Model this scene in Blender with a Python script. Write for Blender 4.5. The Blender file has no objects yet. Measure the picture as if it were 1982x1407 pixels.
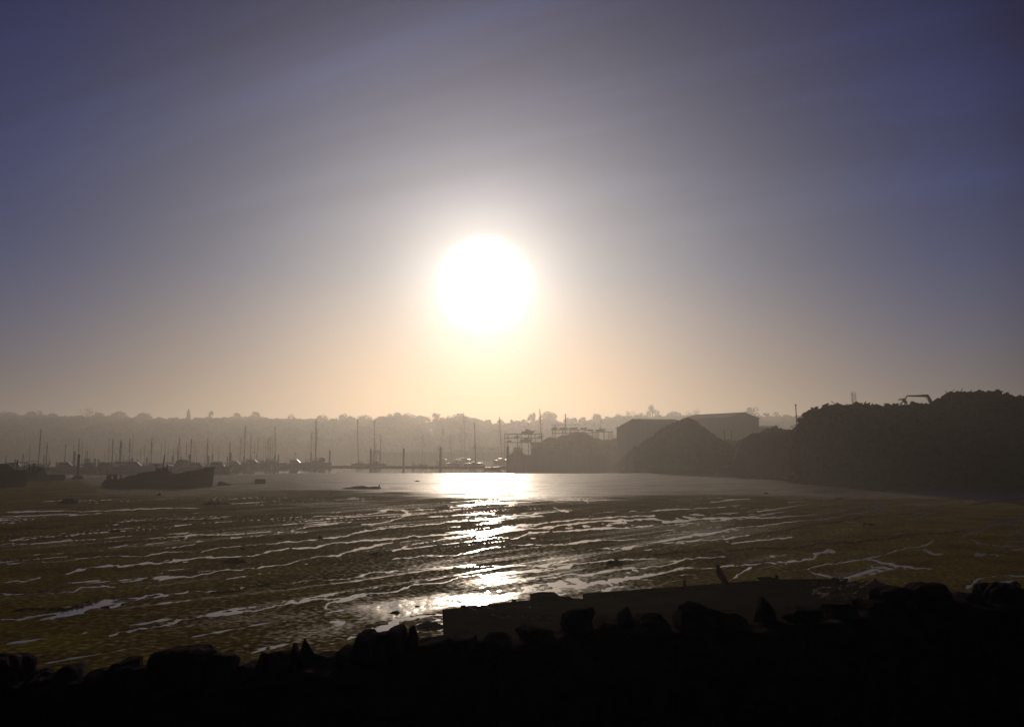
import bpy, math, random
import numpy as np
R = math.radians
sc = bpy.context.scene
C = sc.collection

# ------------------------------------------------------------------ camera, world, sun, exposure
FPX, CX, CY, HZ = 1717.0, 991.0, 703.5, 875.0      # photograph: focal length, centre, horizon (px)
CAMZ = 5.0
PITCH = math.atan((HZ - CY) / FPX)
cam = bpy.data.cameras.new('camera'); camo = bpy.data.objects.new('camera', cam); C.objects.link(camo)
cam.sensor_width = 36; cam.lens = FPX / 1982 * 36; cam.clip_end = 12000; cam.clip_start = 0.1
camo.location = (0, 0, CAMZ); camo.rotation_euler = (math.pi / 2 + PITCH, 0, 0)
sc.camera = camo
sc.view_settings.view_transform = 'Standard'; sc.view_settings.look = 'None'
sc.view_settings.gamma = 1; sc.view_settings.use_curve_mapping = False
sc.view_settings.exposure = -2.2

def raydir(px, py):
    xc = (px - CX) / FPX; yc = (CY - py) / FPX
    return np.array([xc + 0 * yc, math.cos(PITCH) - yc * math.sin(PITCH) + 0 * xc, math.sin(PITCH) + yc * math.cos(PITCH) + 0 * xc])
def W(px, py, d):                                    # point at depth y = d seen at a photo position
    v = raydir(px, py); s = d / v[1]
    return (float(v[0] * s), d, float(CAMZ + v[2] * s))
def G(px, py, z=0.0):                                # point on the level z seen at a photo position
    v = raydir(px, py); s = (z - CAMZ) / v[2]
    return (float(v[0] * s), float(v[1] * s), z)
def depth_of(py, z=0.0): return G(CX, py, z)[1]

sv = raydir(937, 550); sv = sv / np.linalg.norm(sv)
SUN_EL = math.asin(sv[2]); SUN_AZ = math.atan2(sv[0], sv[1])      # clockwise from +y

w = bpy.data.worlds.new("World"); sc.world = w; w.use_nodes = True
nt = w.node_tree; nt.nodes.clear(); L = nt.links
def N(tree, t, **kw):
    n = tree.nodes.new(t)
    for k, v in kw.items(): setattr(n, k, v)
    return n
out = N(nt, 'ShaderNodeOutputWorld'); bg = N(nt, 'ShaderNodeBackground'); bg.inputs[1].default_value = 0.06
sky = N(nt, 'ShaderNodeTexSky', sky_type='NISHITA', sun_disc=False)
sky.sun_elevation = SUN_EL; sky.sun_rotation = SUN_AZ
sky.air_density = 1.0; sky.dust_density = 2.2; sky.ozone_density = 3.0
tc = N(nt, 'ShaderNodeTexCoord')
dot = N(nt, 'ShaderNodeVectorMath', operation='DOT_PRODUCT'); dot.inputs[1].default_value = tuple(sv)
nrm = N(nt, 'ShaderNodeVectorMath', operation='NORMALIZE'); L.new(tc.outputs['Generated'], nrm.inputs[0]); L.new(nrm.outputs[0], dot.inputs[0])
clampd = N(nt, 'ShaderNodeMath', operation='MINIMUM'); clampd.inputs[1].default_value = 0.999999; L.new(dot.outputs['Value'], clampd.inputs[0])
ac = N(nt, 'ShaderNodeMath', operation='ARCCOSINE'); L.new(clampd.outputs[0], ac.inputs[0])
deg = N(nt, 'ShaderNodeMath', operation='MULTIPLY'); deg.inputs[1].default_value = 180 / math.pi; L.new(ac.outputs[0], deg.inputs[0])
def gauss(width, amp, power=2.0):
    a = N(nt, 'ShaderNodeMath', operation='DIVIDE'); a.inputs[1].default_value = width; L.new(deg.outputs[0], a.inputs[0])
    b = N(nt, 'ShaderNodeMath', operation='POWER'); b.inputs[1].default_value = power; L.new(a.outputs[0], b.inputs[0])
    c = N(nt, 'ShaderNodeMath', operation='MULTIPLY'); c.inputs[1].default_value = -1; L.new(b.outputs[0], c.inputs[0])
    d = N(nt, 'ShaderNodeMath', operation='EXPONENT'); L.new(c.outputs[0], d.inputs[0])
    e = N(nt, 'ShaderNodeMath', operation='MULTIPLY'); e.inputs[1].default_value = amp; L.new(d.outputs[0], e.inputs[0])
    return e
def tint(node, col):
    m = N(nt, 'ShaderNodeVectorMath', operation='SCALE'); m.inputs[0].default_value = col; L.new(node.outputs[0], m.inputs['Scale']); return m
# bright milky air round the sun (aureole) and the over-bright core of the sun seen through it
terms = [tint(gauss(1.86, 800.0, 3.0), (1.0, .97, .9)), tint(gauss(4.4, 58.0), (1.0, .86, .70)), tint(gauss(11.0, 23.0, 1.5), (1.0, .86, .74))]
# sky deepens to blue away from the sun, lens vignetting put into its colour
fall = N(nt, 'ShaderNodeValToRGB'); cr = fall.color_ramp; cr.interpolation = 'EASE'
cr.elements[0].position = 0.0; cr.elements[0].color = (1, 1, 1, 1)
cr.elements[1].position = 1.0; cr.elements[1].color = (.2, .2, .25, 1)
for p_, c_ in ((.12, (.95, .92, .95, 1)), (.30, (.74, .77, 1.0, 1)), (.48, (.60, .72, 1.3, 1)), (.62, (.08, .14, .56, 1))):
    e_ = cr.elements.new(p_); e_.color = c_
dv = N(nt, 'ShaderNodeMath', operation='DIVIDE'); dv.inputs[1].default_value = 60.0; L.new(deg.outputs[0], dv.inputs[0]); L.new(dv.outputs[0], fall.inputs[0])
mulc = N(nt, 'ShaderNodeVectorMath', operation='MULTIPLY'); L.new(sky.outputs[0], mulc.inputs[0]); L.new(fall.outputs[0], mulc.inputs[1])
mule = N(nt, 'ShaderNodeVectorMath', operation='MULTIPLY')
# thin cirrus streaks on a high flat layer
sep = N(nt, 'ShaderNodeSeparateXYZ'); L.new(nrm.outputs[0], sep.inputs[0])
elr = N(nt, 'ShaderNodeValToRGB'); er = elr.color_ramp; er.elements[0].position = 0; er.elements[0].color = (1.85, 1.62, 1.35, 1); er.elements[1].position = .6; er.elements[1].color = (.22, .30, .9, 1)
for p_, c_ in ((.08, (1.35, 1.2, 1.18, 1)), (.2, (.66, .82, 1.15, 1)), (.34, (.44, .58, 1.0, 1)), (.47, (.31, .42, .88, 1))): e_ = er.elements.new(p_); e_.color = c_
L.new(sep.outputs[2], elr.inputs[0]); L.new(mulc.outputs[0], mule.inputs[0]); L.new(elr.outputs[0], mule.inputs[1])
zz = N(nt, 'ShaderNodeMath', operation='MAXIMUM'); zz.inputs[1].default_value = 0.12; L.new(sep.outputs[2], zz.inputs[0])
dx = N(nt, 'ShaderNodeMath', operation='DIVIDE'); L.new(sep.outputs[0], dx.inputs[0]); L.new(zz.outputs[0], dx.inputs[1])
dy = N(nt, 'ShaderNodeMath', operation='DIVIDE'); L.new(sep.outputs[1], dy.inputs[0]); L.new(zz.outputs[0], dy.inputs[1])
cmb = N(nt, 'ShaderNodeCombineXYZ'); L.new(dx.outputs[0], cmb.inputs[0]); L.new(dy.outputs[0], cmb.inputs[1])
mr_ = N(nt, 'ShaderNodeMapping'); mr_.inputs['Rotation'].default_value = (0, 0, R(33)); L.new(cmb.outputs[0], mr_.inputs[0])
mp = N(nt, 'ShaderNodeMapping'); mp.inputs['Scale'].default_value = (.25, 1.5, 1); mp.inputs['Location'].default_value = (.8, .35, 0); L.new(mr_.outputs[0], mp.inputs[0])
nz = N(nt, 'ShaderNodeTexNoise'); nz.inputs['Scale'].default_value = 1.0; nz.inputs['Detail'].default_value = 4; nz.inputs['Distortion'].default_value = .5; L.new(mp.outputs[0], nz.inputs['Vector'])
cl = N(nt, 'ShaderNodeMapRange'); cl.inputs['From Min'].default_value = .44; cl.inputs['From Max'].default_value = .72; cl.inputs['To Min'].default_value = 1.0; cl.inputs['To Max'].default_value = 1.75; L.new(nz.outputs[0], cl.inputs[0])
cloudy = N(nt, 'ShaderNodeVectorMath', operation='SCALE'); L.new(mule.outputs[0], cloudy.inputs[0]); 
cm = N(nt, 'ShaderNodeMapRange'); cm.inputs['From Min'].default_value = .22; cm.inputs['From Max'].default_value = .36; L.new(sep.outputs[2], cm.inputs[0])
cx2 = N(nt, 'ShaderNodeMix', data_type='FLOAT'); L.new(cm.outputs[0], cx2.inputs[0]); cx2.inputs[2].default_value = 1.0; L.new(cl.outputs[0], cx2.inputs[3]); L.new(cx2.outputs[0], cloudy.inputs['Scale'])
acc = cloudy
for t_ in terms:
    ad = N(nt, 'ShaderNodeVectorMath', operation='ADD'); L.new(acc.outputs[0], ad.inputs[0]); L.new(t_.outputs[0], ad.inputs[1]); acc = ad
L.new(acc.outputs[0], bg.inputs[0]); L.new(bg.outputs[0], out.inputs[0])

sun = bpy.data.lights.new('sun', 'SUN'); sun.energy = 5.0; sun.angle = R(.53); sun.color = (1.0, .80, .60)
suno = bpy.data.objects.new('sun', sun); C.objects.link(suno)
suno.rotation_euler = (math.pi / 2 - SUN_EL, 0, -SUN_AZ + math.pi)
suno.location = (0, 0, 60)
HAZE_DENSITY, HAZE_G = 0.00075, 0.67

# ------------------------------------------------------------------ helpers
rng = random.Random(7)
class MB:
    def __init__(s): s.v = []; s.f = []
    def add(s, vs, fs):
        o = len(s.v); s.v += [tuple(map(float, p)) for p in vs]; s.f += [tuple(i + o for i in f) for f in fs]; return s
    def box(s, c, size, rz=0.0, tilt=None, jit=0.0):
        vs = []
        for dx_ in (-.5, .5):
            for dy_ in (-.5, .5):
                for dz_ in (-.5, .5):
                    x, y, z = dx_ * size[0], dy_ * size[1], dz_ * size[2]
                    if tilt:
                        cx, sx = math.cos(tilt[0]), math.sin(tilt[0]); y, z = y * cx - z * sx, y * sx + z * cx
                        cy, sy = math.cos(tilt[1]), math.sin(tilt[1]); x, z = x * cy + z * sy, -x * sy + z * cy
                    x, y = x * math.cos(rz) - y * math.sin(rz), x * math.sin(rz) + y * math.cos(rz)
                    vs.append((c[0] + x + rng.uniform(-jit, jit), c[1] + y + rng.uniform(-jit, jit), c[2] + z + rng.uniform(-jit, jit)))
        return s.add(vs, [(0, 1, 3, 2), (4, 6, 7, 5), (0, 4, 5, 1), (2, 3, 7, 6), (0, 2, 6, 4), (1, 5, 7, 3)])
    def tube(s, pts, rad, n=6, cap=True):
        pts = [np.array(p, float) for p in pts]; m = len(pts)
        rad = rad if isinstance(rad, (list, tuple)) else [rad] * m
        vs = []
        for i, p in enumerate(pts):
            t = pts[min(i + 1, m - 1)] - pts[max(i - 1, 0)]; t = t / (np.linalg.norm(t) + 1e-9)
            a = np.cross(t, (0, 0, 1.0)) if abs(t[2]) < .9 else np.cross(t, (1.0, 0, 0)); a /= np.linalg.norm(a); b = np.cross(t, a)
            for k in range(n):
                an = 2 * math.pi * k / n; vs.append(p + rad[i] * (math.cos(an) * a + math.sin(an) * b))
        fs = [(i * n + k, i * n + (k + 1) % n, (i + 1) * n + (k + 1) % n, (i + 1) * n + k) for i in range(m - 1) for k in range(n)]
        if cap: fs += [tuple(range(n - 1, -1, -1)), tuple((m - 1) * n + k for k in range(n))]
        return s.add(vs, fs)
    def ico(s, c, size, seed=0, planes=0, rough=.12, sub=2, rot=0.0, tilt=0.0):
        V, F = ico_base(sub); r = np.random.RandomState(seed); rad = np.ones(len(V))
        if planes:
            pn = r.normal(size=(planes, 3)); pn /= np.linalg.norm(pn, axis=1)[:, None]; h = r.uniform(.62, .95, planes)
            pn = np.vstack([pn, -pn]); h = np.concatenate([h, h * r.uniform(.9, 1.1, planes)])
            d = V @ pn.T; rad = np.min(np.where(d > .05, h / np.maximum(d, .05), 9), axis=1); rad = np.minimum(rad, 1.25)
        P = V * rad[:, None]
        for k in range(3):
            q = r.normal(size=3) * (3 + 3 * k); P = P * (1 + rough / (k + 1) * np.sin(V @ q + r.uniform(0, 6)))[:, None]
        P = P * np.array(size)
        ct, st = math.cos(tilt), math.sin(tilt); P = np.stack([P[:, 0] * ct + P[:, 2] * st, P[:, 1], -P[:, 0] * st + P[:, 2] * ct], 1)
        ca, sa = math.cos(rot), math.sin(rot); P = np.stack([P[:, 0] * ca - P[:, 1] * sa, P[:, 0] * sa + P[:, 1] * ca, P[:, 2]], 1) + np.array(c)
        return s.add(P.tolist(), F)
    def prism(s, poly, d0, d1):                       # poly in (x, z), extruded along y
        n = len(poly); vs = [(x, d0, z) for x, z in poly] + [(x, d1, z) for x, z in poly]
        return s.add(vs, [tuple(range(n)), tuple(range(2 * n - 1, n - 1, -1))] + [(i, n + i, n + (i + 1) % n, (i + 1) % n) for i in range(n)])
    def build(s, name, mat, parent=None, loc=None, rz=0.0, smooth=False):
        me = bpy.data.meshes.new(name); me.from_pydata(s.v, [], s.f); me.update(); me.materials.append(mat)
        if smooth: me.polygons.foreach_set('use_smooth', [True] * len(me.polygons))
        o = bpy.data.objects.new(name, me); C.objects.link(o)
        if parent: o.parent = parent
        if loc: o.location = loc
        if rz: o.rotation_euler[2] = rz
        return o
_ico = {}
def ico_base(sub):
    if sub in _ico: return _ico[sub]
    t = (1 + 5 ** .5) / 2
    V = [(-1, t, 0), (1, t, 0), (-1, -t, 0), (1, -t, 0), (0, -1, t), (0, 1, t), (0, -1, -t), (0, 1, -t), (t, 0, -1), (t, 0, 1), (-t, 0, -1), (-t, 0, 1)]
    F = [(0, 11, 5), (0, 5, 1), (0, 1, 7), (0, 7, 10), (0, 10, 11), (1, 5, 9), (5, 11, 4), (11, 10, 2), (10, 7, 6), (7, 1, 8), (3, 9, 4), (3, 4, 2), (3, 2, 6), (3, 6, 8), (3, 8, 9), (4, 9, 5), (2, 4, 11), (6, 2, 10), (8, 6, 7), (9, 8, 1)]
    V = [np.array(v, float) / np.linalg.norm(v) for v in V]
    for _ in range(sub):
        mid = {}; F2 = []
        def m(a, b):
            k = (min(a, b), max(a, b))
            if k not in mid:
                p = V[a] + V[b]; V.append(p / np.linalg.norm(p)); mid[k] = len(V) - 1
            return mid[k]
        for a, b, c in F:
            x, y, z = m(a, b), m(b, c), m(c, a); F2 += [(a, x, z), (b, y, x), (c, z, y), (x, y, z)]
        F = F2
    _ico[sub] = (np.array(V), F); return _ico[sub]
def tag(o, label=None, cat=None, group=None, kind=None):
    if label: o['label'] = label
    if cat: o['category'] = cat
    if group: o['group'] = group
    if kind: o['kind'] = kind
    return o
def empty(name, loc, label, cat, group=None, rz=0.0):
    o = bpy.data.objects.new(name, None); C.objects.link(o); o.location = loc; o.rotation_euler[2] = rz
    o.empty_display_size = .2
    return tag(o, label, cat, group)
def grid_obj(name, X, Y, Z, mat, attrs=None, smooth=True):
    r, c = X.shape; me = bpy.data.meshes.new(name)
    idx = np.arange(r * c).reshape(r, c)
    q = np.stack([idx[:-1, :-1], idx[:-1, 1:], idx[1:, 1:], idx[1:, :-1]], -1).reshape(-1, 4)
    me.vertices.add(r * c); me.vertices.foreach_set('co', np.stack([X, Y, Z], -1).astype(np.float32).ravel())
    nq = len(q); me.loops.add(nq * 4); me.loops.foreach_set('vertex_index', q.astype(np.int32).ravel())
    me.polygons.add(nq); me.polygons.foreach_set('loop_start', np.arange(0, nq * 4, 4, dtype=np.int32))
    me.update(calc_edges=True)
    if smooth: me.polygons.foreach_set('use_smooth', np.ones(nq, bool))
    for k, a in (attrs or {}).items():
        at = me.attributes.new(k, 'FLOAT', 'POINT'); at.data.foreach_set('value', a.astype(np.float32).ravel())
    me.materials.append(mat); me.validate()
    o = bpy.data.objects.new(name, me); C.objects.link(o); return o
def vn(x, y, seed=0):                                 # smooth value noise, -1..1
    xi = np.floor(x).astype(np.int64); yi = np.floor(y).astype(np.int64); fx = x - xi; fy = y - yi
    fx = fx * fx * (3 - 2 * fx); fy = fy * fy * (3 - 2 * fy)
    def h(a, b):
        n = (a * 374761393 + b * 668265263 + seed * 1274126177) & 0x7fffffff
        n = ((n ^ (n >> 13)) * 1274126177) & 0x7fffffff; n = n ^ (n >> 16); return (n & 0xffff) / 32767.5 - 1
    return (h(xi, yi) * (1 - fx) + h(xi + 1, yi) * fx) * (1 - fy) + (h(xi, yi + 1) * (1 - fx) + h(xi + 1, yi + 1) * fx) * fy
def fbm(x, y, o=4, seed=0):
    a = 0; s_ = .5
    for k in range(o): a = a + s_ * vn(x * 2 ** k, y * 2 ** k, seed + k * 17); s_ *= .5
    return a

# ------------------------------------------------------------------ materials
def mat(name, col, rough=.7, var=.35, scale=3.0, bump=.3, bscale=12.0, metal=0.0, col2=None, stretch=(1, 1, 1), spec=.5, coat=0.0):
    m = bpy.data.materials.new(name); m.use_nodes = True; t = m.node_tree; b = t.nodes['Principled BSDF']
    co = N(t, 'ShaderNodeTexCoord'); mp_ = N(t, 'ShaderNodeMapping'); mp_.inputs['Scale'].default_value = stretch
    t.links.new(co.outputs['Object'], mp_.inputs[0])
    n1 = N(t, 'ShaderNodeTexNoise'); n1.inputs['Scale'].default_value = scale; n1.inputs['Detail'].default_value = 6; t.links.new(mp_.outputs[0], n1.inputs['Vector'])
    rp = N(t, 'ShaderNodeValToRGB'); c2 = col2 or tuple(c * (1 - var) for c in col)
    rp.color_ramp.elements[0].position = .3; rp.color_ramp.elements[0].color = (*c2, 1)
    rp.color_ramp.elements[1].position = .7; rp.color_ramp.elements[1].color = (*(min(1, c * (1 + var * .5)) for c in col), 1)
    t.links.new(n1.outputs[0], rp.inputs[0]); t.links.new(rp.outputs[0], b.inputs['Base Color'])
    b.inputs['Roughness'].default_value = rough; b.inputs['Metallic'].default_value = metal; b.inputs['Specular IOR Level'].default_value = spec
    b.inputs['Coat Weight'].default_value = coat; b.inputs['Coat Roughness'].default_value = .08
    if bump:
        n2 = N(t, 'ShaderNodeTexNoise'); n2.inputs['Scale'].default_value = bscale; n2.inputs['Detail'].default_value = 5; t.links.new(mp_.outputs[0], n2.inputs['Vector'])
        bp = N(t, 'ShaderNodeBump'); bp.inputs['Strength'].default_value = bump; bp.inputs['Distance'].default_value = .05
        t.links.new(n2.outputs[0], bp.inputs['Height']); t.links.new(bp.outputs[0], b.inputs['Normal'])
    return m
M = dict(
    hull_white=mat('white_gelcoat', (.7, .7, .68), .25, .1, 1.5, .03, coat=.4),
    hull_blue=mat('navy_gelcoat', (.03, .05, .12), .25, .2, 1.5, .03, coat=.4),
    hull_red=mat('dull_red_paint', (.22, .05, .04), .45, .3, 2, .05),
    hull_grey=mat('grey_paint', (.22, .23, .23), .5, .3, 2, .05),
    cabin=mat('cabin_paint', (.6, .6, .57), .3, .12, 2, .02, coat=.3),
    mast=mat('spar_alloy', (.05, .045, .04), .5, .2, 2, 0),
    canvas=mat('blue_canvas', (.04, .06, .12), .8, .3, 6, .2),
    rig=mat('rigging_wire', (.1, .1, .1), .5, .1, 2, 0),
    glass=mat('window_glass', (.02, .02, .025), .06, .2, 2, 0),
    dome=mat('sprayhood_clear', (.6, .6, .6), .12, .1, 2, 0, coat=1.0),
    timber=mat('old_dark_timber', (.03, .022, .018), .9, .5, 2.5, .8, 9, stretch=(1, 1, 4), spec=0),
    timber_wet=mat('tarred_planks', (.016, .012, .011), .9, .5, 2.0, .8, 7, stretch=(.5, .5, 5), spec=0),
    rust=mat('rusty_iron', (.16, .06, .03), .85, .6, 3, .6, 12, col2=(.05, .025, .018)),
    pale_paint=mat('flaking_white_paint', (.45, .43, .4), .7, .4, 9, .2),
    rope=mat('frayed_rope', (.3, .24, .16), .9, .3, 8, .3),
    rock=mat('dark_shore_stone', (.085, .07, .07), .9, .5, 5, .7, 14, spec=0),
    earth=mat('bank_earth', (.05, .042, .036), .95, .5, 1.5, 1.0, 6, spec=0),
    weed=mat('bladder_wrack', (.022, .018, .01), .75, .5, 4, 1.0, 10),
    scrap=mat('weathered_scrap', (.05, .028, .022), .9, .7, 1.2, .6, 6, col2=(.018, .013, .013), spec=0),
    spoil=mat('brown_aggregate', (.06, .045, .035), .95, .5, .5, .8, 3, spec=0),
    shed=mat('profiled_shed_cladding', (.13, .13, .12), .6, .25, .3, .3, 2, stretch=(6, 6, .2)),
    roof=mat('shed_roof_sheet', (.13, .125, .12), .9, .25, .25, .2, 2, stretch=(5, .3, 1)),
    concrete=mat('stained_concrete', (.2, .19, .17), .85, .35, .6, .4, 4),
    sheet=mat('sheet_piling', (.09, .06, .045), .7, .4, .8, .5, 3, stretch=(3, 3, .3)),
    pile=mat('steel_pile', (.05, .035, .03), .6, .4, 2, .3, 6, stretch=(1, 1, .4)),
    deck=mat('pontoon_deck', (.13, .11, .09), .8, .3, 2, .3, 8),
    leaf=mat('distant_foliage', (.06, .065, .03), .85, .5, .25, 0, spec=.1),
    leaf_brown=mat('autumn_foliage', (.1, .065, .03), .85, .5, .3, 0, spec=.1),
    bark=mat('bark', (.05, .04, .03), .9, .4, 2, .5),
    hill=mat('hillside_grass', (.055, .06, .028), .95, .4, .02, .2, .5, spec=.1),
    machine=mat('machine_paint', (.28, .12, .03), .5, .3, 3, .1),
    rubber=mat('black_rubber', (.02, .02, .02), .8, .2, 4, .2),
    buoy=mat('white_buoy_plastic', (.8, .78, .74), .2, .05, 4, 0, coat=.6),
    orange=mat('brick_rubble', (.2, .07, .035), .9, .6, 6, 1, 14),
)
# mud: algae on the raised parts, bare wet silt lower down; "wet" and "algae" are cover maps, "algae" also darkens the shaded scarps
def mud_material():
    m = bpy.data.materials.new('tidal_mud'); m.use_nodes = True; t = m.node_tree; b = t.nodes['Principled BSDF']; K = t.links
    co = N(t, 'ShaderNodeTexCoord')
    aw = N(t, 'ShaderNodeAttribute', attribute_name='wet'); aa = N(t, 'ShaderNodeAttribute', attribute_name='algae')
    def noise(s, d=5, stretch=(1, 1, 1), dist=0):
        mp_ = N(t, 'ShaderNodeMapping'); mp_.inputs['Scale'].default_value = stretch; K.new(co.outputs['Object'], mp_.inputs[0])
        n = N(t, 'ShaderNodeTexNoise'); n.inputs['Scale'].default_value = s; n.inputs['Detail'].default_value = d; n.inputs['Distortion'].default_value = dist; K.new(mp_.outputs[0], n.inputs['Vector']); return n
    n1 = noise(.35, 6); r1 = N(t, 'ShaderNodeValToRGB'); r1.color_ramp.elements[0].position = .35; r1.color_ramp.elements[1].position = .68
    r1.color_ramp.elements[0].color = (.14, .092, .009, 1); r1.color_ramp.elements[1].color = (.24, .185, .018, 1); K.new(n1.outputs[0], r1.inputs[0])
    n2 = noise(5, 5); mr = N(t, 'ShaderNodeMapRange'); mr.inputs['To Min'].default_value = .45; mr.inputs['To Max'].default_value = 1.5; mr.inputs['From Min'].default_value = .3; mr.inputs['From Max'].default_value = .7; K.new(n2.outputs[0], mr.inputs[0])
    sc_ = N(t, 'ShaderNodeVectorMath', operation='SCALE'); K.new(r1.outputs[0], sc_.inputs[0]); K.new(mr.outputs[0], sc_.inputs['Scale'])
    mx = N(t, 'ShaderNodeMix', data_type='RGBA'); K.new(aa.outputs['Fac'], mx.inputs[0]); mx.inputs[6].default_value = (.065, .036, .024, 1); K.new(sc_.outputs[0], mx.inputs[7])
    K.new(mx.outputs[2], b.inputs['Base Color'])
    # wetness breaks up over small tufts
    wn = N(t, 'ShaderNodeMath', operation='MULTIPLY_ADD'); K.new(n2.outputs[0], wn.inputs[0]); wn.inputs[1].default_value = 1.6; wn.inputs[2].default_value = -.92
    ws = N(t, 'ShaderNodeMath', operation='ADD', use_clamp=True); K.new(aw.outputs['Fac'], ws.inputs[0]); K.new(wn.outputs[0], ws.inputs[1])
    ro = N(t, 'ShaderNodeMapRange'); ro.inputs['To Min'].default_value = .85; ro.inputs['To Max'].default_value = .21; K.new(ws.outputs[0], ro.inputs[0]); K.new(ro.outputs[0], b.inputs['Roughness'])
    sp = N(t, 'ShaderNodeMapRange'); sp.inputs['To Min'].default_value = 0.0; sp.inputs['To Max'].default_value = .5; K.new(ws.outputs[0], sp.inputs[0]); K.new(sp.outputs[0], b.inputs['Specular IOR Level'])
    nb = noise(9, 4); nc = noise(2.2, 3); adn = N(t, 'ShaderNodeMath', operation='MULTIPLY_ADD'); K.new(nc.outputs[0], adn.inputs[0]); adn.inputs[1].default_value = 2.0; K.new(nb.outputs[0], adn.inputs[2])
    bp = N(t, 'ShaderNodeBump'); bp.inputs['Distance'].default_value = .02
    bs = N(t, 'ShaderNodeMapRange'); bs.inputs['To Min'].default_value = .55; bs.inputs['To Max'].default_value = .35; K.new(ws.outputs[0], bs.inputs[0]); K.new(bs.outputs[0], bp.inputs['Strength'])
    K.new(adn.outputs[0], bp.inputs['Height']); K.new(bp.outputs[0], b.inputs['Normal'])
    return m
def water_material():
    m = bpy.data.materials.new('estuary_water'); m.use_nodes = True; t = m.node_tree; b = t.nodes['Principled BSDF']; K = t.links
    b.inputs['Base Color'].default_value = (.035, .027, .018, 1); b.inputs['IOR'].default_value = 1.33
    co = N(t, 'ShaderNodeTexCoord'); sp = N(t, 'ShaderNodeSeparateXYZ'); K.new(co.outputs['Object'], sp.inputs[0])
    mr = N(t, 'ShaderNodeMapRange'); mr.inputs['From Min'].default_value = 150; mr.inputs['From Max'].default_value = 210; mr.inputs['To Min'].default_value = .17; mr.inputs['To Max'].default_value = .03; K.new(sp.outputs[1], mr.inputs[0]); K.new(mr.outputs[0], b.inputs['Roughness'])
    mp_ = N(t, 'ShaderNodeMapping'); mp_.inputs['Scale'].default_value = (.6, 1.6, 1); K.new(co.outputs['Object'], mp_.inputs[0])
    n = N(t, 'ShaderNodeTexNoise'); n.inputs['Scale'].default_value = 3.0; n.inputs['Detail'].default_value = 4; K.new(mp_.outputs[0], n.inputs['Vector'])
    bs = N(t, 'ShaderNodeMapRange'); bs.inputs['From Min'].default_value = 90; bs.inputs['From Max'].default_value = 210; bs.inputs['To Min'].default_value = .25; bs.inputs['To Max'].default_value = .012; K.new(sp.outputs[1], bs.inputs[0])
    bp = N(t, 'ShaderNodeBump'); bp.inputs['Distance'].default_value = .02; K.new(bs.outputs[0], bp.inputs['Strength']); K.new(n.outputs[0], bp.inputs['Height']); K.new(bp.outputs[0], b.inputs['Normal'])
    return m
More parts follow.
